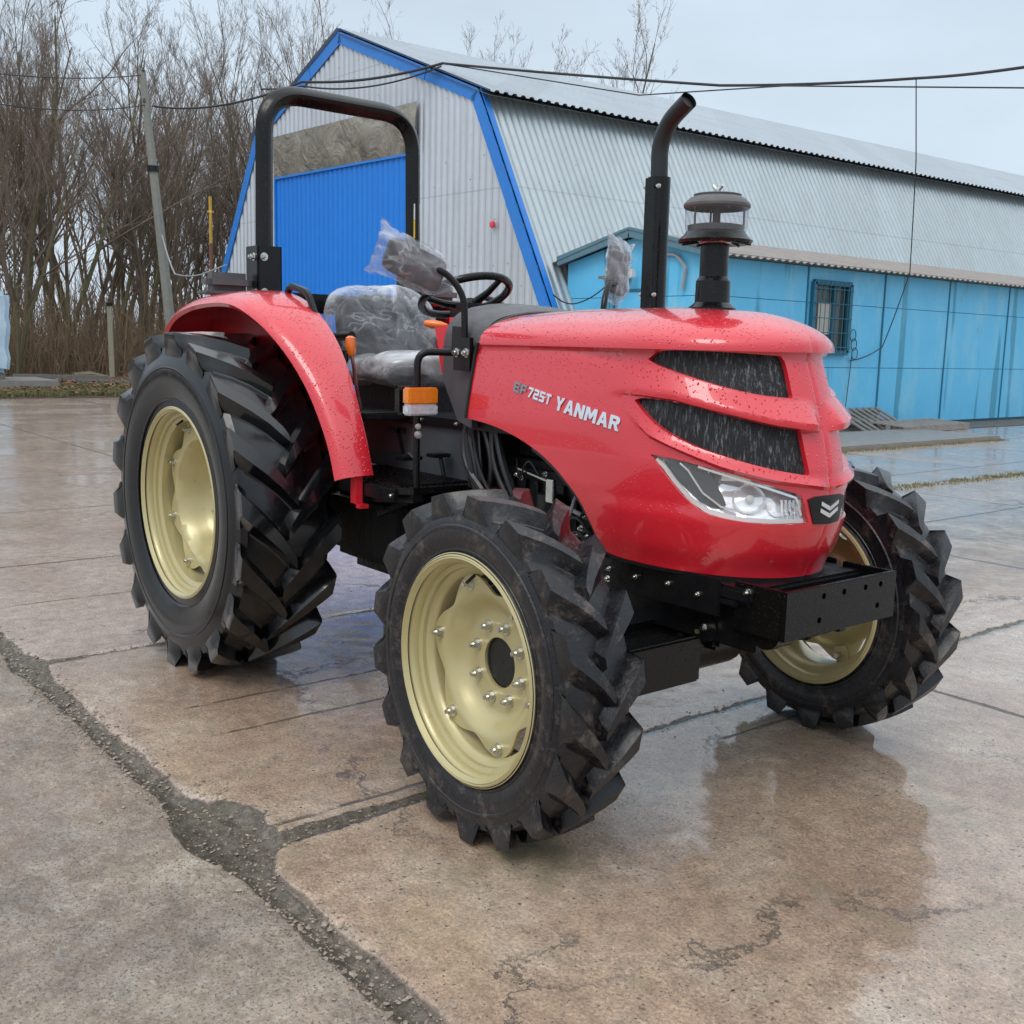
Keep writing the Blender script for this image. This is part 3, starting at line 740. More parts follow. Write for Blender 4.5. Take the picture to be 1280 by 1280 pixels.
m = MB(); m.box((-9.12, SY-.24, 2.62), (-9.0, SY-.1, 2.78), bev=.02); m.build('flood_lamp', MT['white_label'], S_)
m = MB()
for sgn, xa in ((1, SXR+.28), (-1, SXL-.25)):
    B0 = Vector((xa, SY-.2, 2.93)); T0 = Vector((-9.15, SY-.2, 3.42)); L_ = Vector((0, SYE-SY+.2, 0))
    corr(m, B0, B0+L_, T0, T0+L_, .2, .03, (.13*sgn, 0, .99), 8, trap=False)
m.build('roof', MT['asbestos'], S_)
m = MB(); m.box((SXR-.02, SY, 2.94), (SXR+.2, SYE, 2.985)); m.build('eaves_board', MT['wood_grey'], S_)
win = MB()
for (a, b_) in (((wy0, wz0), (wy0, wz1)), ((wy1, wz0), (wy1, wz1)), ((wy0, wz0), (wy1, wz0)), ((wy0, wz1), (wy1, wz1))):
    win.bar((SXR+.03, a[0], a[1]), (SXR+.03, b_[0], b_[1]), .09, .09)
win.bar((SXR+.0, (wy0+wy1)/2+.1, wz0), (SXR+.0, (wy0+wy1)/2+.1, wz1), .05, .05)
wf = win.build('window', MT['frame_blue'], S_)
def child(mb, name, m, par):
    o = mb.build(name, m); o.parent = par; return o
m = MB(); m.box((SXR-.06, wy0, wz0), (SXR-.035, wy1, wz1)); child(m, 'pane', MT['window'], wf)
m = MB(); m.box((SXR-.032, wy0+.25, 1.75), (SXR-.028, wy0+.7, 2.3)); child(m, 'paper_sheet', MT['curtain'], wf)
m = MB()
for i in range(1, 8): m.cyl((SXR+.10, wy0+i*.14, wz0-.04), (SXR+.10, wy0+i*.14, wz1+.04), .008, 6)
for i in range(5): m.cyl((SXR+.10, wy0-.02, wz0+.1+i*.26), (SXR+.10, wy1+.02, wz0+.1+i*.26), .008, 6)
child(m, 'window_grate', MT['frame_blue'], wf)

# ---- wooden pallets against the shed
def pallet(name, label, loc, rz, tilt, L, W, m, nsl, grp):
    T = thing(name, label, 'pallet', loc, grp); T.rotation_euler = (tilt, 0, rz)
    for k, yy in enumerate((-W/2+.05, 0, W/2-.05)):
        b = MB(); b.box((-L/2, yy-.045, 0), (L/2, yy+.045, .09)); o = b.build('runner', m); o.parent = T
    for i in range(nsl):
        x = -L/2+.05+(L-.1)*i/(nsl-1); b = MB(); b.box((x-.045, -W/2, .092), (x+.045, W/2, .115)); o = b.build('slat', m); o.parent = T
    return T
pallet('wooden_pallet', 'dark weathered pallet propped at a tilt beside the blue shed', (-7.0, 15.2, .10), R(88), R(24), 1.5, .9, MT['wood_grey'], 8, 'pallets by the shed')
pallet('wooden_pallet', 'paler slatted pallet lying flat on the slab in front of the blue shed', (-6.55, 16.2, .03), R(93), R(3), 2.4, .8, MT['slab'], 12, 'pallets by the shed')

# ---- utility pole, marker post, gas pipe, cables
P = thing('utility_pole', 'tall leaning weathered utility pole in front of the bare trees', 'utility pole', (-27.2, 9.75, 0))
b = MB(); pt, pb = Vector((-27.47, 9.04, 8.95)), Vector((-27.2, 9.75, -.1)); b.tube([pb, pb.lerp(pt, .5), pt], [.17, .135, .10], 10)
def childw(mb, name, m, par):
    o = mb.build(name, m); o.parent = par; o.matrix_parent_inverse = Matrix.Translation(-par.location); return o
childw(b, 'post', MT['pole'], P)
b = MB(); q = pb.lerp(pt, .70); b.tube([q-Vector((0, 0, .08)), q+Vector((0, 0, .08))], .17, 10); childw(b, 'clamp_band', MT['black_plain'], P)
for dz in (-.05, -.9):
    b = MB(); q = pt+Vector((0, 0, dz)); b.lathe([(.02, 0), (.045, .02), (.045, .05), (.03, .07), (.04, .1), (.02, .12)], q+Vector((.1, 0, 0)), n=10); childw(b, 'insulator', MT['grey_plastic'], P)
P = thing('marker_post', 'short pale square wooden post standing at the edge of the trees', 'post', (-29.72, 8.65, 0))
b = MB(); b.bar((-29.72, 8.65, -.1), (-29.73, 8.63, 2.29), .14, .14); childw(b, 'post', MT['wood_pale'], P)
b = MB(); b.bar((-29.73, 8.63, 2.29), (-29.73, 8.63, 2.40), .16, .16); childw(b, 'cap', MT['dark'], P)
PX, PY = -23.75, 9.42
P = thing('gas_pipe', 'yellow and rusty upright gas pipe at the left corner of the hangar', 'pipe', (PX, PY, 0))
b = MB(); b.cyl((PX, PY, 0), (PX, PY, 3.9), .05, 10); childw(b, 'lower_pipe', MT['rust'], P)
b = MB(); b.cyl((PX, PY, 3.92), (PX, PY, 5.15), .042, 10); b.tube(arcbend([(PX, PY, 4.75), (PX+.25, PY-.1, 4.75), (PX+.25, PY-.1, 4.4)], .1), .03, 8); childw(b, 'upper_pipe', MT['pipe_yellow'], P)
b = MB(); b.lathe([(.09, -.03), (.09, .03)], (PX, PY, 4.75), n=12, cap=True); childw(b, 'valve', MT['pipe_yellow'], P)

def cable(name, label, pts, sag, r, mat_, grp='overhead cables'):
    out = []
    for (a, b_), s_ in zip(zip(pts, pts[1:]), sag):
        a, b_ = Vector(a), Vector(b_)
        for i in range(24):
            t = i/24; p = a.lerp(b_, t); p.z -= s_*4*t*(1-t); out.append(p)
    out.append(Vector(pts[-1])); m = MB(); m.tube(out, r, 6); o = m.build(name, mat_); tag(o, label, 'cable', grp); return o
A1 = gp(-13.95, 6.93, .12)
cable('overhead_cable', 'thick black cable from the hangar trim across the sky to the right edge', [A1, (-8.68, 12.4, 6.02), (-6.06, 14.33, 6.02), (-3.72, 13.35, 5.62), (-1.5, 12.4, 5.3)], [.02, .03, .02, .0], .024, MT['cable'])
cable('overhead_cable', 'thin lower cable crossing in front of the hangar roof on the right', [A1+Vector((0, .1, 0)), (-10.78, 12.5, 6.2), (-7.22, 12.31, 5.76), (-3.7, 13.36, 5.33), (-1.6, 14, 5.2)], [.0, .0, .0, .0], .012, MT['cable'])
cable('overhead_cable', 'cable from the hangar gable to the utility pole', [A1, gp(-17.5, 6.95, 1.2), (-27.4, 9.3, 8.0)], [.12, .25], .028, MT['cable'])
cable('overhead_cable', 'second cable twisted beside the one on the hangar gable', [A1+Vector((0, -.03, -.06)), gp(-17.5, 6.86, 1.2), gp(-18.6, 6.9, 1.6)], [.2, .02], .018, MT['cable'])
cable('overhead_cable', 'upper thin cable from the top of the utility pole to the left edge', [(-27.45, 9.04, 8.82), (-24.6, 4.4, 7.6), (-20, -3, 7.2)], [.1, .1], .014, MT['cable'])
cable('overhead_cable', 'lower thin cable from the utility pole to the left edge', [(-27.4, 9.1, 8.0), (-24.6, 4.4, 6.9), (-20, -3, 6.6)], [.15, .1], .014, MT['cable'])
cable('drop_cable', 'thin pale cable sagging from low on the utility pole towards the hangar', [(-27.3, 9.4, 4.5), (-26.3, 9.4, 3.2), (-23.2, 8.9, 3.05), (-22.5, 9.3, 3.3)], [.12, .05, 0], .022, MT['cable_grey'])
cable('drop_cable', 'thin cable hanging from the thick overhead cable down to the shed wall', [(-6.06, 14.33, 6.02), (-5.97, 14.38, 4.69), (-6.9, 16.0, 2.95), (-7.33, 15.95, 1.55), (-7.36, 14.95, 1.28)], [0, -.15, .05, .05], .010, MT['cable'])
m = MB()
for k in range(3):
    m.tube([(SXR+.04+.01*k, 15.0+.09*math.cos(t)+.03*k, 1.75-.17*k+.11*math.sin(t)) for t in np.linspace(0, 2*PI, 18)], .008, 5)
m.tube([(SXR+.04, 15.0, 1.35), (SXR+.04, 14.97, 1.0), (SXR+.04, 14.9, .2)], .008, 5)
tag(m.build('cable_coil', MT['cable']), 'loops of thin cable hanging on the shed wall right of the window', 'cable')
cable('drop_cable', 'curved dark cable from the blue trim of the hangar to the gable of the shed', [gp(-10.6, 2.35, .1), (-10.4, 10.7, 2.2), (-9.7, 10.85, 2.55)], [.06, .06], .012, MT['cable'])
cable('conduit', 'bent grey conduit on the gable of the shed near its right corner', [(-8.8, 10.9, 2.9), (-8.15, 10.88, 2.98), (-7.9, 10.88, 2.75), (-7.95, 10.88, 2.4)], [-.05, -.03, 0], .03, MT['cable_grey'], None)

# ---- wrapped goods on a slab at the left edge
o = None
W_ = thing('wrapped_pallet_load', 'tall pallet load wrapped in pale blue plastic at the left edge', 'wrapped load', (-24.2, 3.4, 0))
b = MB(); b.box((-24.9, 2.55, .42), (-23.7, 4.25, 2.42), bev=.12)
o = childw(b, 'plastic_wrap', MT['tarp'], W_)
bm = bmesh.new(); bm.from_mesh(o.data); bmesh.ops.subdivide_edges(bm, edges=bm.edges[:], cuts=6, use_grid_fill=True); bm.to_mesh(o.data); bm.free()
rough_mesh(o, .09, 2.2, 4); o.data.polygons.foreach_set('use_smooth', [True]*len(o.data.polygons))
b = MB(); b.box((-24.8, 2.7, .28), (-23.8, 4.1, .42)); childw(b, 'pallet', MT['wood_grey'], W_)
m = MB(); m.box((-25.6, 1.2, -.02), (-23.4, 5.25, .27), bev=.02); tag(m.build('concrete_block', MT['slab']), 'low wide concrete block under the wrapped load at the left edge', 'concrete block')
for i, (a, b_, w_, l_) in enumerate((((-27.6, 5.2, .2), (-26.8, 7.6, .18), .18, 'longer brown plank lying in the leaves behind the concrete block'), ((-25.9, 6.4, .12), (-25.6, 7.9, .12), .12, 'short grey plank lying in the grass near the pale post'))):
    m = MB(); m.bar(a, b_, w_, w_*.8); tag(m.build('plank', MT['wood_grey']), l_, 'plank')
m = MB(); m.tube([(-28, 8.0, .1), (-27.9, 7.4, .22), (-27.8, 6.9, .2)], [.10, .13, .11], 8); tag(m.build('log', MT['bark']), 'mossy log lying at the foot of the trees', 'log')

# ---- bare trees
def tree_mesh(seed, Hh, stems, spread, r0, twigs=1.0):
    r = random.Random(seed); T, C = MB(), MB(); count = [0]
    def limb(mb, p, d, L, rad, lvl):
        n = 5 if lvl < 2 else 3; pts = [p]; rs = [rad]; dd = d.copy(); q = p.copy()
        for i in range(n):
            dd = (dd+Vector((r.gauss(0, .10), r.gauss(0, .10), r.gauss(.05, .06)))*(1+lvl*.5)).normalized()
            q = q+dd*L/n; pts.append(q.copy()); rs.append(rad*(1-(i+1)/n*.82))
        mb.tube(pts, rs, 5 if lvl < 2 else 3, cap=False, smooth=lvl < 2)
        if lvl >= 4: return
        kids = (13, 8, 6, 4)[lvl]
        kids = int(kids*twigs*r.uniform(.8, 1.2))
        for k in range(kids):
            t = r.uniform(.22 if lvl == 0 else .12, 1.0)
            i = min(n-1, int(t*n)); base = pts[i].lerp(pts[i+1], t*n-i)
            ax = (pts[i+1]-pts[i]).normalized(); a = r.uniform(0, 2*PI)
            pr = ax.orthogonal().normalized(); pr = pr*math.cos(a)+ax.cross(pr)*math.sin(a)
            ang = r.uniform(.3, .75)*spread
            nd = (ax*math.cos(ang)+pr*math.sin(ang)+Vector((0, 0, .18))).normalized()
            limb(C, base, nd, L*r.uniform(.30, .52)*(1.15-t*.5), max(.0045, rs[i]*r.uniform(.38, .6)), lvl+1)
    for s_ in range(stems):
        a = r.uniform(0, 2*PI); off = Vector((math.cos(a), math.sin(a), 0))*(.25*s_ if stems > 1 else 0)
        lean = Vector((math.cos(a)*.16*(stems > 1)+r.gauss(0, .04), math.sin(a)*.16*(stems > 1)+r.gauss(0, .04), 1)).normalized()
        limb(T, off+Vector((0, 0, -.1)), lean, Hh*r.uniform(.8, 1.0), r0*r.uniform(.7, 1.1), 0)
    return T, C
protos = []
specs = [(1, 13.5, 1, 1.0, .15), (2, 14.5, 2, .8, .13), (3, 12, 3, .9, .10), (4, 13, 1, 1.15, .17), (5, 11, 2, 1.1, .10), (6, 14, 1, .8, .13)]
for sd, Hh, st, sprd, r0 in specs:
    T, C = tree_mesh(sd, Hh, st, sprd, r0)
    root = thing('bare_tree', 'x', 'tree')
    t_ = T.build('trunk', MT['bark_green'] if sd % 2 else MT['bark'], root)
    me = bpy.data.meshes.new('crown'); me.from_pydata(C.v, [], C.f); me.materials.append(MT['twig'])
    c_ = bpy.data.objects.new('crown', me); put(c_, root); protos.append((root, t_, c_))
used = [False]*len(protos)
def place_tree(k, x, y, rz, s, label, grp, z=0.):
    root, t_, c_ = protos[k]
    if used[k]:
        r2 = root.copy(); col.objects.link(r2)
        for ch in (t_, c_):
            q = ch.copy(); col.objects.link(q); q.parent = r2
        root = r2
    used[k] = True
    root.location = (x, y, z); root.rotation_euler = (0, 0, rz); root.scale = (s, s, s)
    tag(root, label, 'tree', grp); return root
r = random.Random(21)
KINDS = ['single straight grey-green trunk with fine upright twigs', 'twin brown trunks rising close together', 'three thin grey-green stems fanning out from one foot', 'thick single brown trunk with wide spreading limbs', 'shorter pair of mossy green stems', 'slender single brown trunk with narrow crown']
GRP = ['straight grey-green trees of the thicket', 'twin-trunked brown trees of the thicket', 'three-stemmed trees of the thicket', 'thick spreading brown trees of the thicket', 'short mossy twin-stemmed trees of the thicket', 'slender brown trees of the thicket']
A, Bq = Vector((-31.0, 3.2)), Vector((-34.0, 21.0))
cnt = 0
for row in range(5):
    nrow = 15
    for i in range(nrow):
        t = (i+r.uniform(-.4, .4)+.5*(row % 2))/nrow
        p = A.lerp(Bq, t)+Vector((-1, -.1))*(row*3.6+r.uniform(-1.2, 1.2))
        p += Vector((0, (t-.1)*row*2.0))
        k = r.randrange(6); place_tree(k, p.x, p.y, r.uniform(0, 6.28), r.uniform(.72, 1.05), 'bare tree in the left thicket, '+KINDS[k], GRP[k])
LB = iter(['bare treetop above the hangar roof, leftmost of the four right of its peak', 'thin bare treetop above the hangar roof, second of the four from its peak', 'broad bare treetop above the hangar roof, rightmost of the four near its peak', 'bare treetop just right of the hangar peak, lowest of the four'])
for (x, y, s_, k) in ((-35.5, 24.5, 1.06, 0), (-36.0, 26.8, 1.03, 5), (-37, 28.6, 1.10, 3), (-36.5, 23, 1.04, 1)):
    place_tree(k, x, y, r.uniform(0, 6), s_, next(LB), 'treetops behind the hangar roof')
place_tree(4, -33.2, 32.5, 1.3, 1.38, 'single small bare treetop above the middle of the hangar ridge', None)

# ---- undergrowth: brushwood that reads as one mass
b = MB(); r = random.Random(9)
for i in range(3300):
    t = r.uniform(-.35, 1.05); p = A.lerp(Bq, t); x = p.x+1.5-abs(r.gauss(0, 5.0)); y = p.y-1+r.uniform(-.6, .6)+(t-.1)*max(0, -(x-p.x))*.4
    h = r.uniform(.6, 3.0) if r.random() < .75 else r.uniform(2, 4.6); a = r.uniform(0, 6.28); ln = r.uniform(.02, .5)*h
    p0 = Vector((x, y, 0)); p2 = p0+Vector((math.cos(a)*ln, math.sin(a)*ln, h)); p1 = p0.lerp(p2, .5)+Vector((r.gauss(0, .12), r.gauss(0, .12), .1*h))
    rad = r.uniform(.008, .022); b.tube([p0, p1, p2], [rad, rad*.7, .003], 3, cap=False)
    for q in range(r.randint(2, 5)):
        s0 = p0.lerp(p2, r.uniform(.2, .9)); a2 = r.uniform(0, 6.28); l2 = r.uniform(.2, .7)
        b.tube([s0, s0+Vector((math.cos(a2)*l2, math.sin(a2)*l2, r.uniform(.05, .6)))], [rad*.5, .003], 3, cap=False)
me = bpy.data.meshes.new('undergrowth'); me.from_pydata(b.v, [], b.f); me.materials.append(MT['brush'])
o = bpy.data.objects.new('undergrowth', me); put(o); tag(o, 'tangled brown brushwood at the foot of the bare trees', 'undergrowth', kind='stuff')
# more brush further back: closes the view between the trunks
b = MB()
for i in range(2000):
    t = r.uniform(-.5, 1.6); p = Vector((-52, -2)).lerp(Vector((-56, 46)), t); x = p.x+r.gauss(0, 3); h = r.uniform(1.5, 6); a = r.uniform(0, 6.28)
    p0 = Vector((x, p.y, 0)); p2 = p0+Vector((math.cos(a)*h*.12, math.sin(a)*h*.12, h)); p1 = p0.lerp(p2, .5)+Vector((r.gauss(0, .2), r.gauss(0, .2), 0))
    b.tube([p0, p1, p2], [.05, .03, .006], 3, cap=False)
    for q in range(5):
        s0 = p0.lerp(p2, r.uniform(.25, .95)); a2 = r.uniform(0, 6.28); l2 = r.uniform(.5, 1.8)
        b.tube([s0, s0+Vector((math.cos(a2)*l2*.5, math.sin(a2)*l2*.5, l2*.8))], [.018, .004], 3, cap=False)
me = bpy.data.meshes.new('far_thicket'); me.from_pydata(b.v, [], b.f); me.materials.append(MT['twig'])
o = bpy.data.objects.new('far_thicket', me); put(o); tag(o, 'far brown thicket reading as one mass behind the bare trees', 'thicket', kind='stuff')
# ================================================================ TRACTOR
TB = Vector((1.05, 0, 0))
TR = thing('tractor', 'red compact tractor with cream gold wheels, roll bar, exhaust stack and film wrapped seat', 'tractor', TB)
TR['_world'] = tuple(TB)
def part(mb, name, m, **k): return mb.build(name, m, TR, **k)
def sub(mb, name, m, par, **k):
    o = mb.build(name, m, **k); o.parent = par; return o
def label(o, s): o['label'] = s; return o

# ---- wheels, axis along local y, outer side towards -y (sg=1)
def wheel(name, hub, sg, Rt, wt, rim, wr, nl, lugh, mat_, lobes, discin, steer, lab, lw, ph0=0.):
    W = bpy.data.objects.new(name, None); W.empty_display_size = .2; col.objects.link(W); W.parent = TR
    W.location = Vector(hub)-TB; W.rotation_euler = (0, 0, steer); W['label'] = lab
    hw = wt/2; Rc = Rt-lugh
    # carcass section (y, r), outer side negative
    H_ = Rc-rim
    half = [(-wr*.5, rim-.012), (-wr*.5-.012, rim+.012), (-hw*.86, rim+H_*.13), (-hw*.97, rim+H_*.34), (-hw*.985, rim+H_*.52), (-hw*.955, rim+H_*.72),
            (-hw*.935, rim+H_*.76), (-hw*.93, rim+H_*.775), (-hw*.90, rim+H_*.90), (-hw*.80, Rc-.012), (-hw*.5, Rc-.004), (0, Rc)]
    secn = half+[(-a, b_) for a, b_ in half[-2::-1]]
    m = MB(); m.lathe([(b_, a) for a, b_ in secn], axis='Y', n=96)
    # raised rings and small print blocks on the sidewall
    for rr_, t_ in ((rim+H_*.16, .004), (rim+H_*.60, .0035)):
        yy = np.interp(rr_, [q[1] for q in half[:9]], [q[0] for q in half[:9]])
        for s_ in (-1, 1): m.lathe([(rr_-.007, -s_*yy), (rr_-.003, -s_*(yy-t_)), (rr_+.003, -s_*(yy-t_)), (rr_+.007, -s_*yy)], axis='Y', n=96)
    def surf(a): # carcass radius at lateral a
        return np.interp(abs(a), [0, hw*.5, hw*.80, hw*.90, hw*.93], [Rc, Rc-.004, Rc-.012, rim+H_*.90, rim+H_*.775])
    lead = hw*1.22/Rt
    r_ = random.Random(len(name)+int(sg*3)); PH = .33
    for s_ in (-1, 1):
        for k in range(nl):
            base = ph0+2*PI*(k+(.5 if s_ > 0 else 0))/nl
            st = []
            for q in (0, .07, .3, .55, .80, .93, 1.0):
                a = -hw*.10+(hw*1.09)*q
                crown = -.006*q*q
                ph = base+lead*(1-q)*(1.0-.10*math.sin(q*PI))
                bot = surf(a)-.008; ab = a
                if q > .82: ab = min(a, hw*.92); bot = surf(ab)-.006
                top = Rt+crown
                wtop = lw*(.36+.34*q) if q > .03 else lw*.26
                wbot = wtop+lugh*(.9+.45*q)
                st.append((a, top, ab, bot, ph, wtop, wbot))
            # the outer face running down the sidewall
            a1 = hw*1.0
            st.append((hw*.995, Rt-lugh*.42, hw*.92, Rc-lugh*.5, base-.004, lw*.76, lw*1.5))
            st.append((hw*.975, Rc-lugh*.3, hw*.92, Rc-lugh*1.0, base-.008, lw*.84, lw*1.5))
            st.append((hw*.940, rim+H_*.80, hw*.92, rim+H_*.76, base-.012, lw*.9, lw*1.45))
            v = []
            for (a, t_, ab, bt, ph, w1, w2) in st:
                # lug stands across its own direction: leading edge steeper
                for (aa, rr_, w_) in ((ab, bt, -w2*.85), (a, t_, -w1), (a, t_, w1), ((ab*2+a)/3, bt+(t_-bt)*.22, w1+(w2-w1)*.62), (ab, bt, w2*1.15)):
                    an = ph+w_/Rt
                    v.append((math.sin(an)*rr_, s_*aa*sg*1.0, math.cos(an)*rr_))
            n_ = len(st)
            f = [(i*5+j, i*5+j+1, (i+1)*5+j+1, (i+1)*5+j) for i in range(n_-1) for j in range(4)]
            f += [(0, 4, 3, 2, 1)]; e = (n_-1)*5; f += [(e, e+1, e+2, e+3, e+4)]
            m.add(v, f)
    t_ = sub(m, 'tyre', mat_, W, sharp=28)
    S = sg
    # rim: outer flange, bead seat, well
    m = MB(); h = wr/2
    pr = [(rim-.006, -h-.002), (rim+.006, -h-.014), (rim+.016, -h-.008), (rim+.014, -h), (rim-.004, -h+.006), (rim-.012, -h+.018), (rim-.014, -h+.034), (rim-.026, -h+.040), (rim-.028, -h+.052),
          (rim-.046, -h+.062), (rim-.050, -h*.30), (rim-.050, h*.35), (rim-.03, h-.055), (rim-.022, h-.03), (rim-.010, h-.006), (rim+.012, h), (rim+.014, h+.008), (rim+.003, h+.016), (rim-.016, h+.004)]
    inner = [(r0-.0065, a) for r0, a in pr[::-1]]
    m.lathe([(r0, a*S) for r0, a in pr+inner+pr[:1]], axis='Y', n=96)
    sub(m, 'rim', MT['gold'], W, sharp=50)
    # disc: scalloped bowl
    m = MB(); NA = 144; rings = []
    yd = -h+discin[0]; ydc = -h+discin[1]            # at the rim lugs, at the hub
    rw = rim-.052; rhub = rim*.232
    for fr in (0, .10, .22, .30, .36, .42, .48, .54, .60, .68, .76, .84, .92, 1.0):
        ring = []
        for j in range(NA):
            a = 2*PI*j/NA; c_ = (.5+.5*math.cos((a+PH)*lobes))**.8
            r0 = rhub+(rw-.002-rhub)*fr-(1-c_)*rim*.145*max(0, (fr-.55)/.45)**2
            q = min(1, max(0, (r0-rim*.46)/(rim*.22))); q = q*q*(3-2*q)
            y = ydc+(yd-ydc)*q
            ring.append(Vector((math.sin(a)*r0, y*S, math.cos(a)*r0)))
        rings.append(ring)
    for th_ in (0, .009):
        v = [p+Vector((0, th_*S, 0)) for rg in rings for p in rg]
        m.add(v, [(i*NA+j, i*NA+(j+1) % NA, (i+1)*NA+(j+1) % NA, (i+1)*NA+j) for i in range(len(rings)-1) for j in range(NA)], True)
    for rg in (rings[0], rings[-1]):
        v = rg+[p+Vector((0, .009*S, 0)) for p in rg]; m.add(v, [(j, (j+1) % NA, NA+(j+1) % NA, NA+j) for j in range(NA)])
    sub(m, 'wheel_disc', MT['gold'], W, sharp=40)
    for k in range(lobes):
        a = 2*PI*k/lobes-PH; rb = rw-.030; p = Vector((math.sin(a)*rb, yd*S, math.cos(a)*rb))
        m = MB(); m.bolt(p, (0, -S, 0), .0125, .020); m.tube([p+Vector((0, .02*S, 0)), p+Vector((0, .05*S, 0))], .011, 8)
        sub(m, 'rim_bolt', MT['zinc'], W)
        m = MB(); m.box((-.028, .011, -.035), (.028, .019, .05), Matrix.Rotation(a, 4, 'Y') @ Matrix.Translation((0, 0 if S > 0 else -.03, 0)) if 0 else (Matrix.Translation((0, (yd+0)*S if S > 0 else yd*S-.03, 0)) @ Matrix.Rotation(a, 4, 'Y') @ Matrix.Translation((0, 0, rb+.0))))
        sub(m, 'rim_lug', MT['gold'], W)
    for k in range(8):
        a = 2*PI*(k+.35)/8; rb = rim*.355; m = MB(); m.bolt((math.sin(a)*rb, ydc*S, math.cos(a)*rb), (0, -S, 0), .0125, .022); sub(m, 'wheel_nut', MT['zinc'], W)
    m = MB(); m.lathe([(.002, ydc*S+.012*S), (rhub*.98, ydc*S+.012*S), (rhub*1.0, ydc*S+.03*S), (rim*.42, ydc*S+.05*S), (rim*.42, ydc*S+.16*S), (.002, ydc*S+.16*S)], axis='Y', n=32)
    sub(m, 'hub', MT['dark'], W)
    if lobes:   # little black slots in the disc
        m = MB()
        for a, rr_ in ((.25, .53), (1.45, .56), (1.9, .60), (3.9, .45)):
            p = Matrix.Rotation(a, 4, 'Y'); m.box((-.005, (ydc)*S-.003, rim*rr_-.012), (.005, (ydc)*S+.001, rim*rr_+.012), p)
    # valve stem
    m = MB(); m.tube([(.0, (-h+.03)*S, rim-.05), (0, (-h-.0)*S, rim-.07)], .005, 8); sub(m, 'valve_stem', MT['black_plain'], W)
    return W
FR = ('front_wheel', (2.069, -.8187, .511), 1, .517, .245, .325, .215, 17, .040, MT['tyre_f'], 6, (.072, .125), -.0365, 'muddy front wheel with film of dirt on its lugs, nearest the camera', .046, .1)
wheel(*FR)
wheel('front_wheel', (2.069, .8187, .511), -1, .517, .245, .325, .215, 17, .040, MT['tyre_f'], 6, (.072, .125), -.10, 'front wheel on the far side, seen from its inner face', .046, .25)
wheel('rear_wheel', (0, -.776, .7274), 1, .735, .430, .406, .352, 18, .042, MT['tyre_r'], 8, (.10, .24), 0, 'large glossy wet rear wheel on the near side', .064, .05)
wheel('rear_wheel', (0, .776, .7274), -1, .735, .430, .406, .352, 18, .042, MT['tyre_r'], 8, (.10, .24), 0, 'large rear wheel on the far side', .064, .2)

# ---- hood, drawn in (s, z): s runs along the plan outline from the nose
X0 = 1.9
zk = [.70, .80, .90, 1.0, 1.1, 1.2, 1.3, 1.45, 1.6]
Nk = [2.53, 2.555, 2.585, 2.61, 2.605, 2.58, 2.545, 2.49, 2.445]
Wk = [.33, .35, .365, .375, .375, .37, .36, .34, .32]
tt = np.linspace(0, PI/2, 4001)
xx = X0+(2.56-X0)*np.maximum(np.cos(tt), 0)**.65; yy_ = .36*np.sin(tt)
ss = np.concatenate([[0], np.cumsum(np.hypot(np.diff(xx), np.diff(yy_)))]); SQ = float(ss[-1])
def sm(v, a, b_):
    t = min(1, max(0, (v-a)/(b_-a))); return t*t*(3-2*t)
g1 = [(0.555, 1.405), (0.523, 1.428), (0.462, 1.436), (0.29, 1.434), (0.110, 1.425), (0.097, 1.405), (0.097, 1.304), (0.2, 1.312), (0.302, 1.332), (0.41, 1.361), (0.511, 1.387)]
g2 = [(0.605, 1.282), (0.571, 1.291), (0.456, 1.284), (0.311, 1.253), (0.177, 1.222), (0.093, 1.212), (0.088, 1.147), (0.081, 1.083), (0.192, 1.101), (0.304, 1.129), (0.412, 1.159), (0.513, 1.204), (0.565, 1.243)]
hl = [(0.545, 1.124), (0.463, 1.117), (0.323, 1.09), (0.209, 1.058), (0.105, 1.027), (0.070, 0.941), (0.176, 0.94), (0.286, 0.948), (0.37, 0.963), (0.431, 1.0), (0.482, 1.053), (0.518, 1.092)]
b1s, b1z = [0, .1, .2, .302, .41, .511, .60, .70, .88, 1.2], [1.30, 1.300, 1.308, 1.328, 1.357, 1.384, 1.392, 1.396, 1.42, 1.44]
b2s, b2z = [0, .093, .177, .311, .456, .571, .65, .9], [1.205, 1.214, 1.226, 1.257, 1.288, 1.296, 1.298, 1.30]
c1s, c1z = [0, .081, .192, .304, .412, .513, .58, .70], [1.08, 1.081, 1.099, 1.126, 1.156, 1.20, 1.25, 1.30]
c3s, c3z = [0, .034, .191, .323, .547, .607, .66], [1.047, 1.051, 1.073, 1.104, 1.183, 1.227, 1.275]
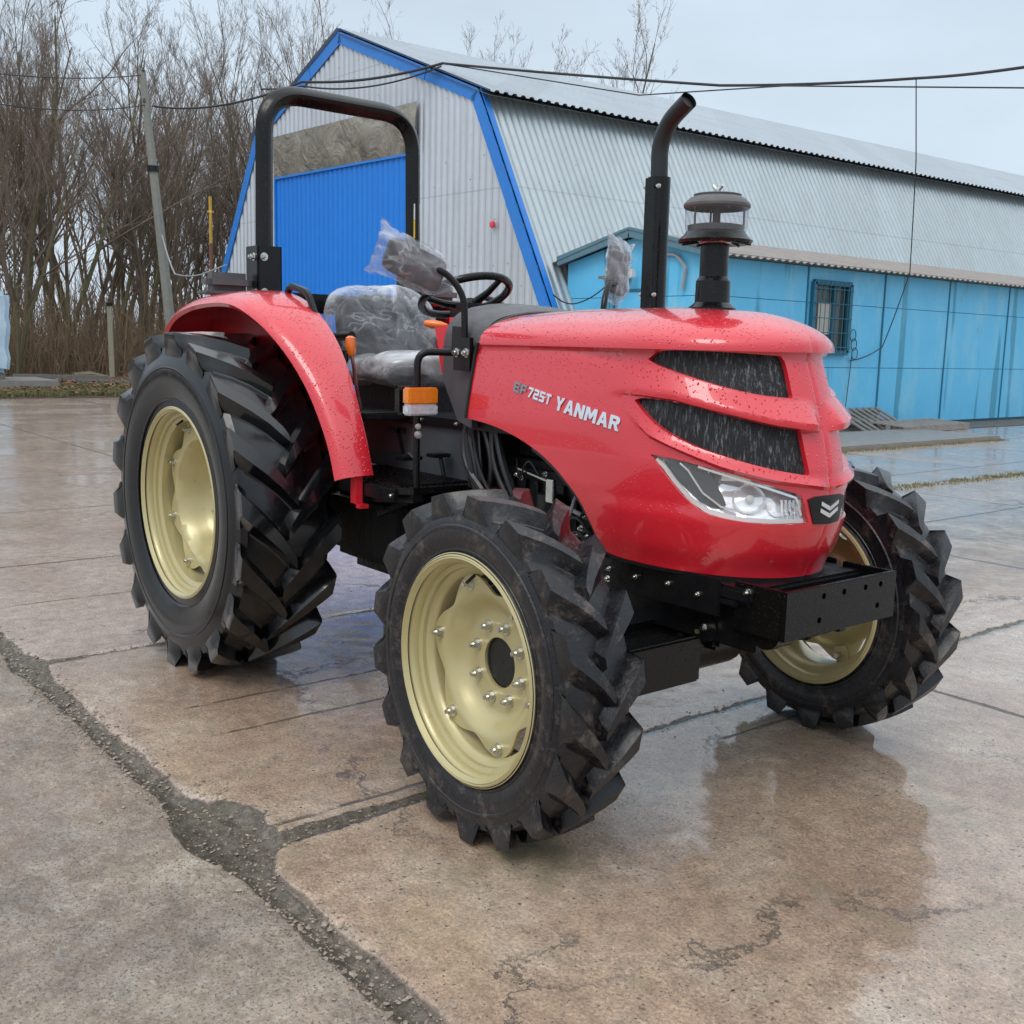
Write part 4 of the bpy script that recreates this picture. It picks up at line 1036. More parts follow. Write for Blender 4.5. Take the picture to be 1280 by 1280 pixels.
def disp(s, z):
    spine = sm(s, .012, .06)
    d = .0
    # bar between the grilles
    zt, zb = np.interp(s, b1s, b1z), np.interp(s, b2s, b2z)
    fade = 1-sm(s, .46, .74)
    u = sm(z, zb-.003, zb+.003)*min(1, max(0, (zt-z)/max(.01, (zt-zb)*.75)))*(1-.25*sm(z, zb+.022, zb)); d += .036*u*fade*(.55+.45*(1-sm(s, .05, .5)))*spine
    # bar under the lower grille
    zt, zb = np.interp(s, c1s, c1z), np.interp(s, c3s, c3z)
    u = sm(z, zb-.012, zb)*min(1, max(0, (zt-z)/max(.008, zt-zb))); d += .018*u*(1-sm(s, .45, .66))*(.4+.6*spine)
    # upper frame below the lid
    d += .010*sm(z, 1.425, 1.44)
    # lower face swells a little under the lamps
    d += .012*sm(z, .78, .86)*(1-sm(z, .93, 1.0))*(1-sm(s, .5, .9))
    d -= .005*math.exp(-(s/.0045)**2)*(1-sm(z, .925, .94)*(1-sm(z, 1.02, 1.03)))
    ln = np.interp(s, [.60, .685, .88, 1.40], [1.39, 1.383, 1.413, 1.444]); d -= .006*sm(z, ln-.02, ln+.02)*sm(s, .60, .72)*(1-sm(z, 1.43, 1.44))*(1-sm(s, 1.1, 1.35))
    return float(d)
def HS(s, z, off=0., side=1):
    def base(s):
        N = np.interp(z, zk, Nk); W = np.interp(z, zk, Wk)
        if s < SQ:
            t = np.interp(s, ss, tt); return np.array([X0+(N-X0)*max(math.cos(t), 0)**.65, -W*math.sin(t)])
        return np.array([X0-(s-SQ), -W])
    p = base(s); e = .004
    if s < e: nrm = np.array([1., 0.])
    else:
        q = base(s+e)-base(s-e); nrm = np.array([-q[1], q[0]]); nrm /= np.hypot(*nrm)
        if nrm[0] < 0 and s < SQ*.9 or nrm[1] > 0: nrm = -nrm
        k = sm(s, 0, .04); nrm = nrm*k+np.array([1., 0.])*(1-k); nrm /= np.hypot(*nrm)
    dd = disp(s, z)+off; p = p+nrm*dd
    return Vector((float(p[0]), float(p[1])*side, z))
def inpoly(p, poly):
    x, y = p; c_ = False; n = len(poly)
    for i in range(n):
        (x1, y1), (x2, y2) = poly[i], poly[(i+1) % n]
        if (y1 > y) != (y2 > y) and x < (x2-x1)*(y-y1)/(y2-y1)+x1: c_ = not c_
    return c_
def soft(poly, it=2):
    return [(p.x, p.y) for p in smooth_path([(a, b_, 0) for a, b_ in poly], it, True)]
def densify(path, step=.012, closed=True):
    out = []; n = len(path)
    for i in range(n if closed else n-1):
        a, b_ = np.array(path[i]), np.array(path[(i+1) % n]); k = max(1, int(math.ceil(np.hypot(*(b_-a))/step)))
        for j in range(k): out.append(tuple(a+(b_-a)*j/k))
    if not closed: out.append(tuple(path[-1]))
    return out
def patch(outer, holes, grid=.011, lines=()):
    verts, edges = [], []
    def loop(pl):
        o_ = len(verts); verts.extend(pl); n = len(pl); edges.extend([(o_+i, o_+(i+1) % n) for i in range(n)])
    outer = densify(outer); holes = [densify(h) for h in holes]
    loop(outer)
    for h in holes: loop(h)
    for ln in lines:
        ln = [p for p in densify(ln, .01, False)]; o_ = len(verts); verts.extend(ln)
        for i in range(len(ln)-1):
            mid = ((ln[i][0]+ln[i+1][0])/2, (ln[i][1]+ln[i+1][1])/2)
            if inpoly(mid, outer): edges.append((o_+i, o_+i+1))
    xs = [p[0] for p in outer]; zs = [p[1] for p in outer]
    allp = np.array(verts)
    for a in np.arange(min(xs)+grid/2, max(xs), grid):
        for b_ in np.arange(min(zs)+grid/2, max(zs), grid):
            if inpoly((a, b_), outer) and not any(inpoly((a, b_), h) for h in holes):
                if ((allp-[a, b_])**2).sum(1).min() > (grid*.45)**2: verts.append((a, b_))
    r_ = delaunay_2d_cdt([Vector(p) for p in verts], edges, [], 0, 1e-6)
    V = [(p.x, p.y) for p in r_[0]]; F = []
    for f in r_[2]:
        c_ = (sum(V[i][0] for i in f)/len(f), sum(V[i][1] for i in f)/len(f))
        if inpoly(c_, outer) and not any(inpoly(c_, h) for h in holes): F.append(tuple(f))
    return V, F
def lift(V, F, off, side, thick=0., mb=None, skip=None):
    """maps a patch onto the hood; with thick, closes its borders with an inward return"""
    P3 = [HS(a, b_, off, side) for a, b_ in V]
    mb.add(P3, F, True)
    if thick:
        cnt = {}
        for f in F:
            for i in range(len(f)):
                k = (f[i], f[(i+1) % len(f)]); ks = tuple(sorted(k)); cnt.setdefault(ks, []).append(k)
        inn = {}
        for ks, l in cnt.items():
            if len(l) == 1:
                a, b_ = l[0]
                if V[a][0] < 1e-4 and V[b_][0] < 1e-4: continue
                for i in (a, b_):
                    if i not in inn: inn[i] = HS(V[i][0], V[i][1], off-thick, side)
                mb.add([P3[a], P3[b_], inn[b_], inn[a]], [(0, 1, 2, 3)])
def sharpen(poly, k=.018):
    out = []; n = len(poly)
    for i in range(n):
        a, b_, c_ = (Vector(poly[(i+q) % n]) for q in (-1, 0, 1)); u, v_ = (a-b_), (c_-b_)
        if u.angle(v_) < R(140): out += [tuple(b_+u.normalized()*min(k, u.length*.3)), tuple(b_), tuple(b_+v_.normalized()*min(k, v_.length*.3))]
        else: out.append(poly[i])
    return out
g1p, g2p, hlp = soft(sharpen(g1)), soft(sharpen(g2)), soft(sharpen(hl), 1)
emb = [(0, 1.022), (.060, 1.020), (.088, 1.012), (.056, .942), (0, .938)]
bot = [(1.445, 1.17), (1.262, 1.153), (1.078, 1.106), (0.94, 1.043), (0.829, 0.959), (0.774, 0.881), (0.735, 0.812), (0.700, 0.784), (0.496, 0.777), (0.286, 0.772), (0.133, 0.769)]
botp = [(p.x, p.y) for p in smooth_path([(a, b_, 0) for a, b_ in bot], 2)]
ZL = 1.445
outer = [(0, ZL), (1.40, ZL)]+[(1.425, 1.40)]+botp+[(0, .768)]
def crv(a, b_, lo, hi, dz): return [(s, float(np.interp(s, a, b_))+dz) for s in np.arange(lo, hi, .02)]
segs = []
for dz in (-.003, .003, .022): segs.append(crv(b2s, b2z, .008, .78, dz))
for dz in (-.012, 0): segs.append(crv(c3s, c3z, .008, .64, dz))
segs.append(crv(b1s, b1z, .008, .62, 0))
for dz in (): segs.append([(s, float(np.interp(s, [.60, .685, .88, 1.40], [1.39, 1.383, 1.413, 1.444]))+dz) for s in np.arange(.62, 1.3, .02)])
segs.append([(.0045, .78), (.0045, 1.44)]); segs.append([(.009, .78), (.009, 1.44)])
def keep(ln):
    return [p for p in ln if not any(inpoly(p, q) or min(math.hypot(p[0]-w_[0], p[1]-w_[1]) for w_ in densify(q)) < .0035 for q in (g1p, g2p, hlp))]
lines_ = []
for ln in segs:
    run = []
    for p in densify(ln, .01, False):
        if len(keep([p])): run.append(p)
        elif len(run) > 1: lines_.append(run); run = []
        else: run = []
    if len(run) > 1: lines_.append(run)
V, F = patch(outer, [g1p, g2p, hlp], .010, lines_)
m = MB()
for sd_ in (1, -1): lift(V, F, 0, sd_, .028, m)
hood = part(m, 'hood_shell', MT['red'], sharp=32)
# lid
def ztopc(x): return float(np.interp(x, [1.0, 1.29, 1.64, 2.0, 2.13, 2.3, 2.42], [1.535, 1.555, 1.572, 1.574, 1.570, 1.558, 1.540]))
m = MB(); sl_ = list(np.linspace(0, SQ, 60))+list(np.linspace(SQ, 1.40, 24)[1:]); NT = 22
for sd_ in (1, -1):
    v = []
    for s in sl_:
        lip = .018*(1-sm(s, .5, .95))+.012
        o_ = HS(s, ZL, lip-.010, sd_); low = HS(s, ZL, -.02, sd_)
        xo = o_.x; tx = xo if xo < 1.9 else 1.9+(xo-1.9)*.55
        v.append(tuple(low)); v.append((o_.x, o_.y, ZL-.008)); 
        zt_ = ztopc(tx)
        for k in range(NT+1):
            t = (k/NT)**1.25; hx = o_.x+(tx-o_.x)*t; hy = o_.y*(1-t)
            ev = 2.3-.5*sm(xo, 2.1, 2.45)
            zz2 = ZL+.004+(zt_-ZL-.004)*(1-(1-t)**ev)**(1/1.75)
            v.append((hx, hy, zz2))
    n = NT+3; m.add(v, [(i*n+j, i*n+j+1, (i+1)*n+j+1, (i+1)*n+j) for i in range(len(sl_)-1) for j in range(n-1)], True)
    rear = v[-n:]; m.add(rear, [tuple(range(n))])
part(m, 'hood_lid', MT['red'], sharp=50)
# black seam at the back of the hood
m = MB(); 
for sd_ in (1, -1):
    a = [HS(s, z, .004, sd_) for s, z in ((1.405, ZL), (1.425, 1.40), (1.445, 1.17))]; m.tube(a, .007, 6)
m.tube([(HS(1.405, ZL).x, y, ZL+(ztopc(1.3)-ZL)*(1-abs(y/.34)**2.3)**(1/1.75)+.002) for y in np.linspace(-.34, .34, 25)], .009, 6)
part(m, 'hood_seal', MT['rubber_hose'])
m = MB()
for sd_ in (1, -1): m.tube([HS(s, z-.006, -.008, sd_) for s, z in densify(botp[10:]+[(0, .768)], .03, False)], .009, 6)
part(m, 'lower_seal', MT['rubber_hose'])
# grilles, lamps, badge
def fill(poly, off, grid=.014): V, F = patch(poly, [], grid); return V, F, off
def grow(poly, k):
    c_ = np.mean(poly, 0); out = []; n = len(poly)
    for i in range(n):
        a, b_, d = map(np.array, (poly[i-1], poly[i], poly[(i+1) % n])); t = d-a; nn = np.array([t[1], -t[0]])/max(1e-9, np.hypot(*t))
        q = b_+nn*k
        if np.hypot(*(q-c_)) < np.hypot(*(b_-c_)): q = b_-nn*k
        out.append(tuple(q))
    return out
for pl in (g1p, g2p):
    V, F = patch(grow(pl, .006), [], .02)
    for sd_ in (1, -1):
        m = MB(); P3 = []
        for a, b_ in V:
            d0 = disp(a, b_); P3.append(HS(a, b_, -d0-.020, sd_))
        m.add(P3, F, True); part(m, 'grille', MT['grille'], sharp=60)
Vh, Fh = patch(grow(hlp, .004), [], .014)
c0 = Vector((float(np.mean([p[0] for p in hlp])), float(np.mean([p[1] for p in hlp]))))
for sd_ in (1, -1):
    LH = bpy.data.objects.new('headlight', None); LH.empty_display_size = .1; col.objects.link(LH); LH.parent = TR; LH.location = HS(.3, 1.02, 0, sd_)-TB
    base = Vector(HS(.3, 1.02, 0, sd_))
    def hsub(mb, name, m_, **k):
        mb.v = [tuple(Vector(p)-base) for p in mb.v]; return sub(mb, name, m_, LH, **k)
    m = MB(); m.add([HS(a, b_, -.004-disp(a, b_)*.3, sd_) for a, b_ in Vh], Fh, True); hsub(m, 'lens', MT['lens'], sharp=60)
    # reflector bowl, faceted
    m = MB(); P3 = []
    def edge_d(a, b_): return min(math.hypot(a-p[0], b_-p[1]) for p in hd)
    hd = densify(hlp, .02)
    for a, b_ in Vh:
        zl_ = float(np.interp(a, [.076, .176, .286, .37, .431, .482, .536], [.941, .94, .948, .963, 1.0, 1.053, 1.11])); dep = .016+.050*min(1, max(0, (b_-zl_)/.10))+.006*abs(math.sin(a*38))
        P3.append(HS(a, b_, -dep, sd_))
    m.add(P3, Fh, True); hsub(m, 'reflector', MT['reflector'], sharp=18)
    m = MB(); band = [(.540, 1.121), (.47, 1.113), (.40, 1.10)]
    m2 = MB()
    def ribbon(mb, pts, w_, off, th_=.008):
        pts = densify(pts, .012, False); n = len(pts); v = []
        for i, p in enumerate(pts):
            a, b_ = pts[max(0, i-1)], pts[min(n-1, i+1)]; t = Vector((b_[0]-a[0], b_[1]-a[1])).normalized(); nn = Vector((-t.y, t.x))
            for k_, o2 in ((-w_/2, off-th_), (-w_/2, off), (w_/2, off), (w_/2, off-th_)):
                v.append(HS(p[0]+nn.x*k_, p[1]+nn.y*k_, o2, sd_))
        mb.add(v, [(i*4+j, i*4+(j+1) % 4, (i+1)*4+(j+1) % 4, (i+1)*4+j) for i in range(n-1) for j in range(4)], False)
    bz = MB(); ribbon(bz, [(.53, 1.110), (.505, 1.090), (.470, 1.050), (.418, .998), (.36, .968), (.285, .953), (.18, .948), (.085, .950)], .012, -.010)
    hsub(bz, 'light_guide', MT['white_label'])
    bz = MB(); ribbon(bz, [(.455, 1.104), (.430, 1.085), (.385, 1.022), (.33, .985), (.285, .975)], .006, -.013)
    ribbon(bz, [(.40, 1.098), (.32, 1.078), (.21, 1.048), (.115, 1.018), (.092, .965)], .007, -.012); hsub(bz, 'chrome_trim', MT['chrome'])
    dk = MB(); V2, F2 = patch(soft([(.52, 1.112), (.42, 1.103), (.37, 1.085), (.335, 1.03), (.31, .975), (.38, .985), (.44, 1.03), (.49, 1.08)], 1), [], .02)
    dk.add([HS(a, b_, -.022, sd_) for a, b_ in V2], F2, True); hsub(dk, 'dark_bezel', MT['gloss_grey'], sharp=60)
    pj = MB()
    def bowl(cs, cz, rs, rz, dep):
        v = []; K = 6; Nn = 28
        for i in range(K+1):
            for j in range(Nn):
                q = i/K; t = 2*PI*j/Nn; v.append(HS(cs+rs*q*math.cos(t), cz+rz*q*math.sin(t), -.020-dep*(1-q*q)-.022*(1+math.sin(t)*q), sd_))
        pj.add(v, [(i*Nn+j, i*Nn+(j+1) % Nn, (i+1)*Nn+(j+1) % Nn, (i+1)*Nn+j) for i in range(K) for j in range(Nn)], True)
    bowl(.250, 1.008, .052, .040, .05); bowl(.160, .990, .036, .030, .04)
    hsub(pj, 'projector', MT['reflector'], sharp=60)
    cpt = HS(.25, 1.008, -.062, sd_); c2 = HS(.25, 1.008, -.035, sd_); bl = MB(); bl.tube([cpt, c2, c2+(c2-cpt)*.2], [.012, .014, .006], 14); hsub(bl, 'bulb', MT['white_label'])
    fl_ = MB()
    for k in range(6):
        s_a = .085+.012*k; ribbon(fl_, [(s_a, .955), (s_a+.012, 1.012)], .003, -.016, .012)
    hsub(fl_, 'reflector_fins', MT['chrome'])
# badge plate and chevrons
BG = bpy.data.objects.new('nose_badge', None); BG.empty_display_size = .1; col.objects.link(BG); BG.parent = TR; BG.location = Vector((2.61, 0, .98))-TB
bb_ = Vector((2.61, 0, .98))
def bsub(mb, name, m_): mb.v = [tuple(Vector(p)-bb_) for p in mb.v]; return sub(mb, name, m_, BG)
m = MB(); V, F = patch([(0, 1.024), (.060, 1.022), (.086, 1.014), (.056, .940), (0, .936)], [], .02)
for sd_ in (1, -1): lift(V, F, .005, sd_, .006, m)
bsub(m, 'badge_plate', MT['black_plain'])
m = MB()
for dz in (0, -.021):
    for sd_ in (1, -1):
        pl = [(.0005, .990+dz), (.040, 1.008+dz), (.040, .996+dz), (.0, .977+dz)]
        m.add([HS(a, b_, .0085, sd_) for a, b_ in pl], [(0, 1, 2, 3)])
        m.add([HS(a, b_, .0055, sd_) for a, b_ in pl]+[HS(a, b_, .0085, sd_) for a, b_ in pl], [(i, (i+1) % 4, 4+(i+1) % 4, 4+i) for i in range(4)])
bsub(m, 'chevron_emblem', MT['silver_paint'])
# lettering
GL = {
'Y': [[(0, 1), (.32, 1), (.5, .62), (.68, 1), (1, 1), (.65, .42), (.65, 0), (.35, 0), (.35, .42)]],
'A': [[(0, 0), (.34, 1), (.66, 1), (1, 0), (.70, 0), (.64, .2), (.36, .2), (.30, 0)], [(.42, .42), (.58, .42), (.5, .70)]],
'N': [[(0, 0), (0, 1), (.3, 1), (.7, .45), (.7, 1), (1, 1), (1, 0), (.7, 0), (.3, .55), (.3, 0)]],
'M': [[(0, 0), (0, 1), (.30, 1), (.5, .58), (.70, 1), (1, 1), (1, 0), (.75, 0), (.75, .58), (.58, .22), (.42, .22), (.25, .58), (.25, 0)]],
'R': [[(0, 0), (0, 1), (.72, 1), (.95, .90), (1, .7), (.92, .5), (.74, .42), (1, 0), (.68, 0), (.46, .38), (.3, .38), (.3, 0)], [(.3, .6), (.62, .6), (.68, .69), (.62, .78), (.3, .78)]],
'E': [[(0, 0), (0, 1), (1, 1), (1, .78), (.3, .78), (.3, .61), (.9, .61), (.9, .4), (.3, .4), (.3, .22), (1, .22), (1, 0)]],
'F': [[(0, 0), (0, 1), (1, 1), (1, .78), (.3, .78), (.3, .58), (.9, .58), (.9, .36), (.3, .36), (.3, 0)]],
'7': [[(0, 1), (1, 1), (1, .8), (.52, 0), (.2, 0), (.66, .78), (0, .78)]],
'2': [[(0, 1), (.9, 1), (1, .9), (1, .5), (.9, .4), (.3, .4), (.3, .22), (1, .22), (1, 0), (0, 0), (0, .52), (.1, .61), (.7, .61), (.7, .78), (0, .78)]],
'5': [[(0, 1), (1, 1), (1, .78), (.3, .78), (.3, .61), (.9, .61), (1, .52), (1, .1), (.9, 0), (0, 0), (0, .22), (.7, .22), (.7, .4), (0, .4)]],
'T': [[(0, 1), (1, 1), (1, .78), (.65, .78), (.65, 0), (.35, 0), (.35, .78), (0, .78)]]}
WID = {'M': 1.25, 'N': 1.05, 'A': 1.1}
def letters(txt, name, s0, z0, s1, z1, hgt, m_, side, shear=.22, gap=.14, th_=.004):
    tot = sum(WID.get(c_, 1.) for c_ in txt)+gap*(len(txt)-1); x = 0; m = MB()
    for c_ in txt:
        w_ = WID.get(c_, 1.); L_ = GL[c_]
        def mp_(p):
            xx_ = (x+p[0]*w_)/tot; zz_ = z0+(z1-z0)*xx_+p[1]*hgt
            return (s0+(s1-s0)*xx_+(shear*p[1]*hgt)*(1 if s1 > s0 else -1), zz_)
        outer_ = [mp_(p) for p in L_[0]]; hs = [[mp_(p) for p in h_] for h_ in L_[1:]]
        V_, F_ = patch(outer_, hs, .02); lift(V_, F_, th_, side, th_, m); x += w_+gap
    return part(m, name, m_, sharp=30)
letters('EF', 'model_lettering', 1.185, 1.281, 1.115, 1.268, .034, MT['chrome_dark'], 1)
letters('725T', 'model_lettering', 1.106, 1.266, .985, 1.244, .034, MT['silver_paint'], 1, gap=.2)
letters('YANMAR', 'brand_lettering', .960, 1.232, .662, 1.182, .044, MT['silver_paint'], 1)
letters('YANMAR', 'brand_lettering', .655, 1.185, .968, 1.230, .052, MT['silver_paint'], -1)

# ---- intake pre-cleaner and exhaust
AI = bpy.data.objects.new('air_intake', None); AI.empty_display_size = .1; col.objects.link(AI); AI.parent = TR; AI.location = Vector((2.12, 0, 1.56))-TB
AI.scale = (.78, .78, .96)
m = MB(); m.lathe([(.001, 0), (.098, .0), (.098, .012), (.088, .018), (.072, .03), (.070, .10), (.058, .115), (.058, .235), (.001, .235)]); sub(m, 'intake_pipe', MT['black'], AI)
m = MB(); m.lathe([(.058, .222), (.064, .225), (.064, .245), (.058, .25)]); m.bar((.06, -.03, .235), (.08, -.03, .235), .02, .015); sub(m, 'pipe_clamp', MT['zinc'], AI)
m = MB(); m.lathe([(.060, .225), (.085, .235), (.145, .222), (.152, .232), (.130, .248), (.118, .262), (.001, .262)]); 
for k in range(10):
    a = 2*PI*k/10; m.bar((math.cos(a)*.07, math.sin(a)*.07, .236), (math.cos(a+.3)*.148, math.sin(a+.3)*.148, .226), .006, .014)
sub(m, 'lower_skirt', MT['black'], AI)
m = MB(); m.lathe([(.119, .250), (.126, .275), (.129, .335), (.131, .345)], n=64); sub(m, 'clear_bowl', MT['bowl_glass'], AI)
m = MB(); m.lathe([(.114, .262), (.116, .280), (.09, .284), (.016, .288), (.016, .345)]); 
for k in range(3):
    a = 2*PI*k/3+.4; m.bar((math.cos(a)*.115, math.sin(a)*.115, .28), (math.cos(a)*.115, math.sin(a)*.115, .345), .004, .008)
sub(m, 'dust_core', MT['grey_plastic'], AI)
m = MB(); m.lathe([(.128, .334), (.135, .340), (.135, .348), (.130, .354), (.112, .368), (.085, .378), (.03, .383), (.001, .388)]); m.lathe([(.095, .374), (.097, .380), (.09, .382)]); sub(m, 'cap', MT['cowl'], AI)
m = MB(); m.cyl((0, 0, .383), (0, 0, .400), .008, 8); m.tube([(-.024, 0, .410), (-.010, 0, .398), (.010, 0, .398), (.024, 0, .410)], .006, 8); sub(m, 'wing_nut', MT['zinc'], AI)
EX = bpy.data.objects.new('exhaust_stack', None); EX.empty_display_size = .1; col.objects.link(EX); EX.parent = TR; EX.location = Vector((1.67, .2, 1.5))-TB
m = MB(); m.tube([(0, 0, .0), (0, 0, .545)], .041, 28); m.box((-.022, -.048, .05), (.022, -.034, .54)); sub(m, 'heat_shield', MT['black'], EX)
m = MB(); pp = arcbend([(0, 0, .50), (-.005, 0, .66), (.035, -.0, .735), (.135, -.01, .79)], .12, 8); m.tube(pp, .031, 24, cap=False)
m.tube([Vector(pp[-1])-Vector((.05, -.004, .028)), Vector(pp[-1])-Vector((.012, -.001, .007))], .026, 20, cap=True)
sub(m, 'tail_pipe', MT['rubber_hose'], EX)
m = MB()
for z in (.13, .51):
    for dx in (-.03, .03):
        m = MB(); m.bolt((dx*1.1, -.036, z), (0, -1, 0), .006, .008); sub(m, 'shield_bolt', MT['zinc'], EX)

# ---- cowl behind the hood, dash, steering wheel
m = MB(); v = []; NS = 20
for i, (x, wv, zt_, zb) in enumerate(((1.325, .325, 1.560, 1.42), (1.30, .328, 1.572, 1.42), (1.22, .325, 1.590, 1.42), (1.12, .305, 1.598, 1.42), (1.03, .28, 1.592, 1.42), (.97, .25, 1.56, 1.42), (.95, .23, 1.50, 1.42))):
    for k in range(NS+1):
        a = PI*k/NS; c_, s_ = math.cos(a), math.sin(a); e = 2/2.8
        v.append((x, wv*math.copysign(abs(c_)**e, c_), zb+(zt_-zb)*abs(s_)**e))
m.add(v, [(i*(NS+1)+k, i*(NS+1)+k+1, (i+1)*(NS+1)+k+1, (i+1)*(NS+1)+k) for i in range(6) for k in range(NS)], True); m.add(v[-NS-1:], [tuple(range(NS+1))])
part(m, 'dash_cowl', MT['cowl'], sharp=50)
m = MB()
for sd_ in (1, -1):
    m.prism([(1.30, -.335*sd_, 1.43), (1.06, -.31*sd_, 1.43), (1.06, -.31*sd_, 1.30), (1.19, -.33*sd_, 1.15), (1.29, -.34*sd_, 1.13)], (0, .03*sd_, 0))
m.box((1.10, -.27, 1.18), (1.29, .27, 1.42)); part(m, 'side_panel', MT['grey_plastic'])
m = MB(); m.box((.90, -.22, 1.30), (1.06, .22, 1.54), bev=.03); m.prism([(.98, -.26, 1.32), (1.05, -.26, 1.32), (1.05, -.26, 1.5), (.93, -.26, 1.5)], (0, .52, 0)); part(m, 'red_console', MT['red'])
m = MB(); m.box((.86, -.16, 1.50), (1.0, .16, 1.60), Matrix.Identity(4), bev=.03); part(m, 'instrument_panel', MT['black'])
# steering wheel
SW = bpy.data.objects.new('steering_wheel', None); SW.empty_display_size = .1; col.objects.link(SW); SW.parent = TR
swc = Vector((.775, 0, 1.635)); SW.location = swc-TB; SW.rotation_euler = (0, R(-24), 0)
m = MB(); RW = .188
m.tube([(RW*math.cos(t), RW*math.sin(t), 0) for t in np.linspace(0, 2*PI, 61)], .0165, 12, cap=False); sub(m, 'wheel_rim', MT['black'], SW)
m = MB()
for a in (R(20), R(140), R(260)):
    m.tube([(.03*math.cos(a), .03*math.sin(a), -.045), (.11*math.cos(a), .11*math.sin(a), -.03), (RW*math.cos(a), RW*math.sin(a), 0)], [.018, .014, .012], 10)
m.lathe([(.001, -.02), (.035, -.024), (.042, -.05), (.03, -.07), (.001, -.07)]); sub(m, 'spokes', MT['black'], SW)
m = MB(); m.cyl((0, 0, -.28), (0, 0, -.05), .026, 14); m.lathe([(.045, -.20), (.05, -.17), (.04, -.13), (.03, -.12)]); sub(m, 'steering_column', MT['rubber_hose'], SW)
m = MB(); m.tube([(.99, -.12, 1.50), (.92, -.20, 1.505)], .005, 8); part(m, 'shuttle_lever', MT['zinc'])
o = MB(); o.tube([(.925, -.195, 1.505), (.90, -.212, 1.508), (.872, -.235, 1.512), (.85, -.255, 1.515)], [.008, .016, .018, .011], 14); label(part(o, 'lever_knob', MT['orange']), 'orange knob of the shuttle lever below the steering wheel')

# ---- seat wrapped in film
ST = bpy.data.objects.new('seat', None); ST.empty_display_size = .1; col.objects.link(ST); ST.parent = TR; ST.location = Vector((.3, 0, 1.2))-TB
sb = Vector((.3, 0, 1.2))
def ssub(mb, name, m_, sharp=60):
    mb.v = [tuple(Vector(p)-sb) for p in mb.v]; return sub(mb, name, m_, ST, sharp=sharp)
def pillow(mb, c_, hx, hy, hz, e=3., n=28, mtx=None):
    v = []
    for i in range(n//2+1):
        ph = -PI/2+PI*i/(n//2)
        for j in range(n):
            th = 2*PI*j/n
            f_ = lambda q: math.copysign(abs(q)**(2/e), q)
            p = Vector((hx*f_(math.cos(ph))*f_(math.cos(th)), hy*f_(math.cos(ph))*f_(math.sin(th)), hz*f_(math.sin(ph))))
            if mtx is not None: p = mtx @ p
            v.append(p+Vector(c_))
    mb.add(v, [(i*n+j, i*n+(j+1) % n, (i+1)*n+(j+1) % n, (i+1)*n+j) for i in range(n//2) for j in range(n)], True)
tb = Matrix.Rotation(R(-12), 3, 'Y')
m = MB(); pillow(m, (.13, 0, 1.49), .055, .245, .165, 3, 32, tb); ssub(m, 'backrest', MT['rubber_hose'])
m = MB(); pillow(m, (.160, 0, 1.50), .030, .17, .10, 2.6, 28, tb); ssub(m, 'back_pad', MT['black_plain'])
m = MB(); pillow(m, (.42, 0, 1.325), .25, .25, .052, 3.2, 32, Matrix.Rotation(R(-4), 3, 'Y')); ssub(m, 'cushion', MT['rubber_hose'])
m = MB(); m.box((.2, -.2, 1.12), (.6, .2, 1.28), bev=.02); m.box((.05, -.24, 1.24), (.22, .24, 1.30), bev=.02); ssub(m, 'seat_base', MT['dark'])
m = MB()
for s_ in (-1, 1): m.tube(arcbend([(.1, .27*s_, 1.30), (.12, .28*s_, 1.45), (.34, .29*s_, 1.46)], .05), .02, 8)
ssub(m, 'arm_rest', MT['rubber_hose'])
m = MB(); pillow(m, (.125, 0, 1.505), .082, .285, .188, 3.2, 64, tb); o = ssub(m, 'back_film', MT['film'], 80); rough_mesh(o, .020, 6, 1); rough_mesh(o, .005, 18, 2)
m = MB(); pillow(m, (.42, 0, 1.315), .28, .285, .080, 3.2, 64, Matrix.Rotation(R(-4), 3, 'Y')); o = ssub(m, 'cushion_film', MT['film'], 80); rough_mesh(o, .020, 6, 3); rough_mesh(o, .005, 18, 4)

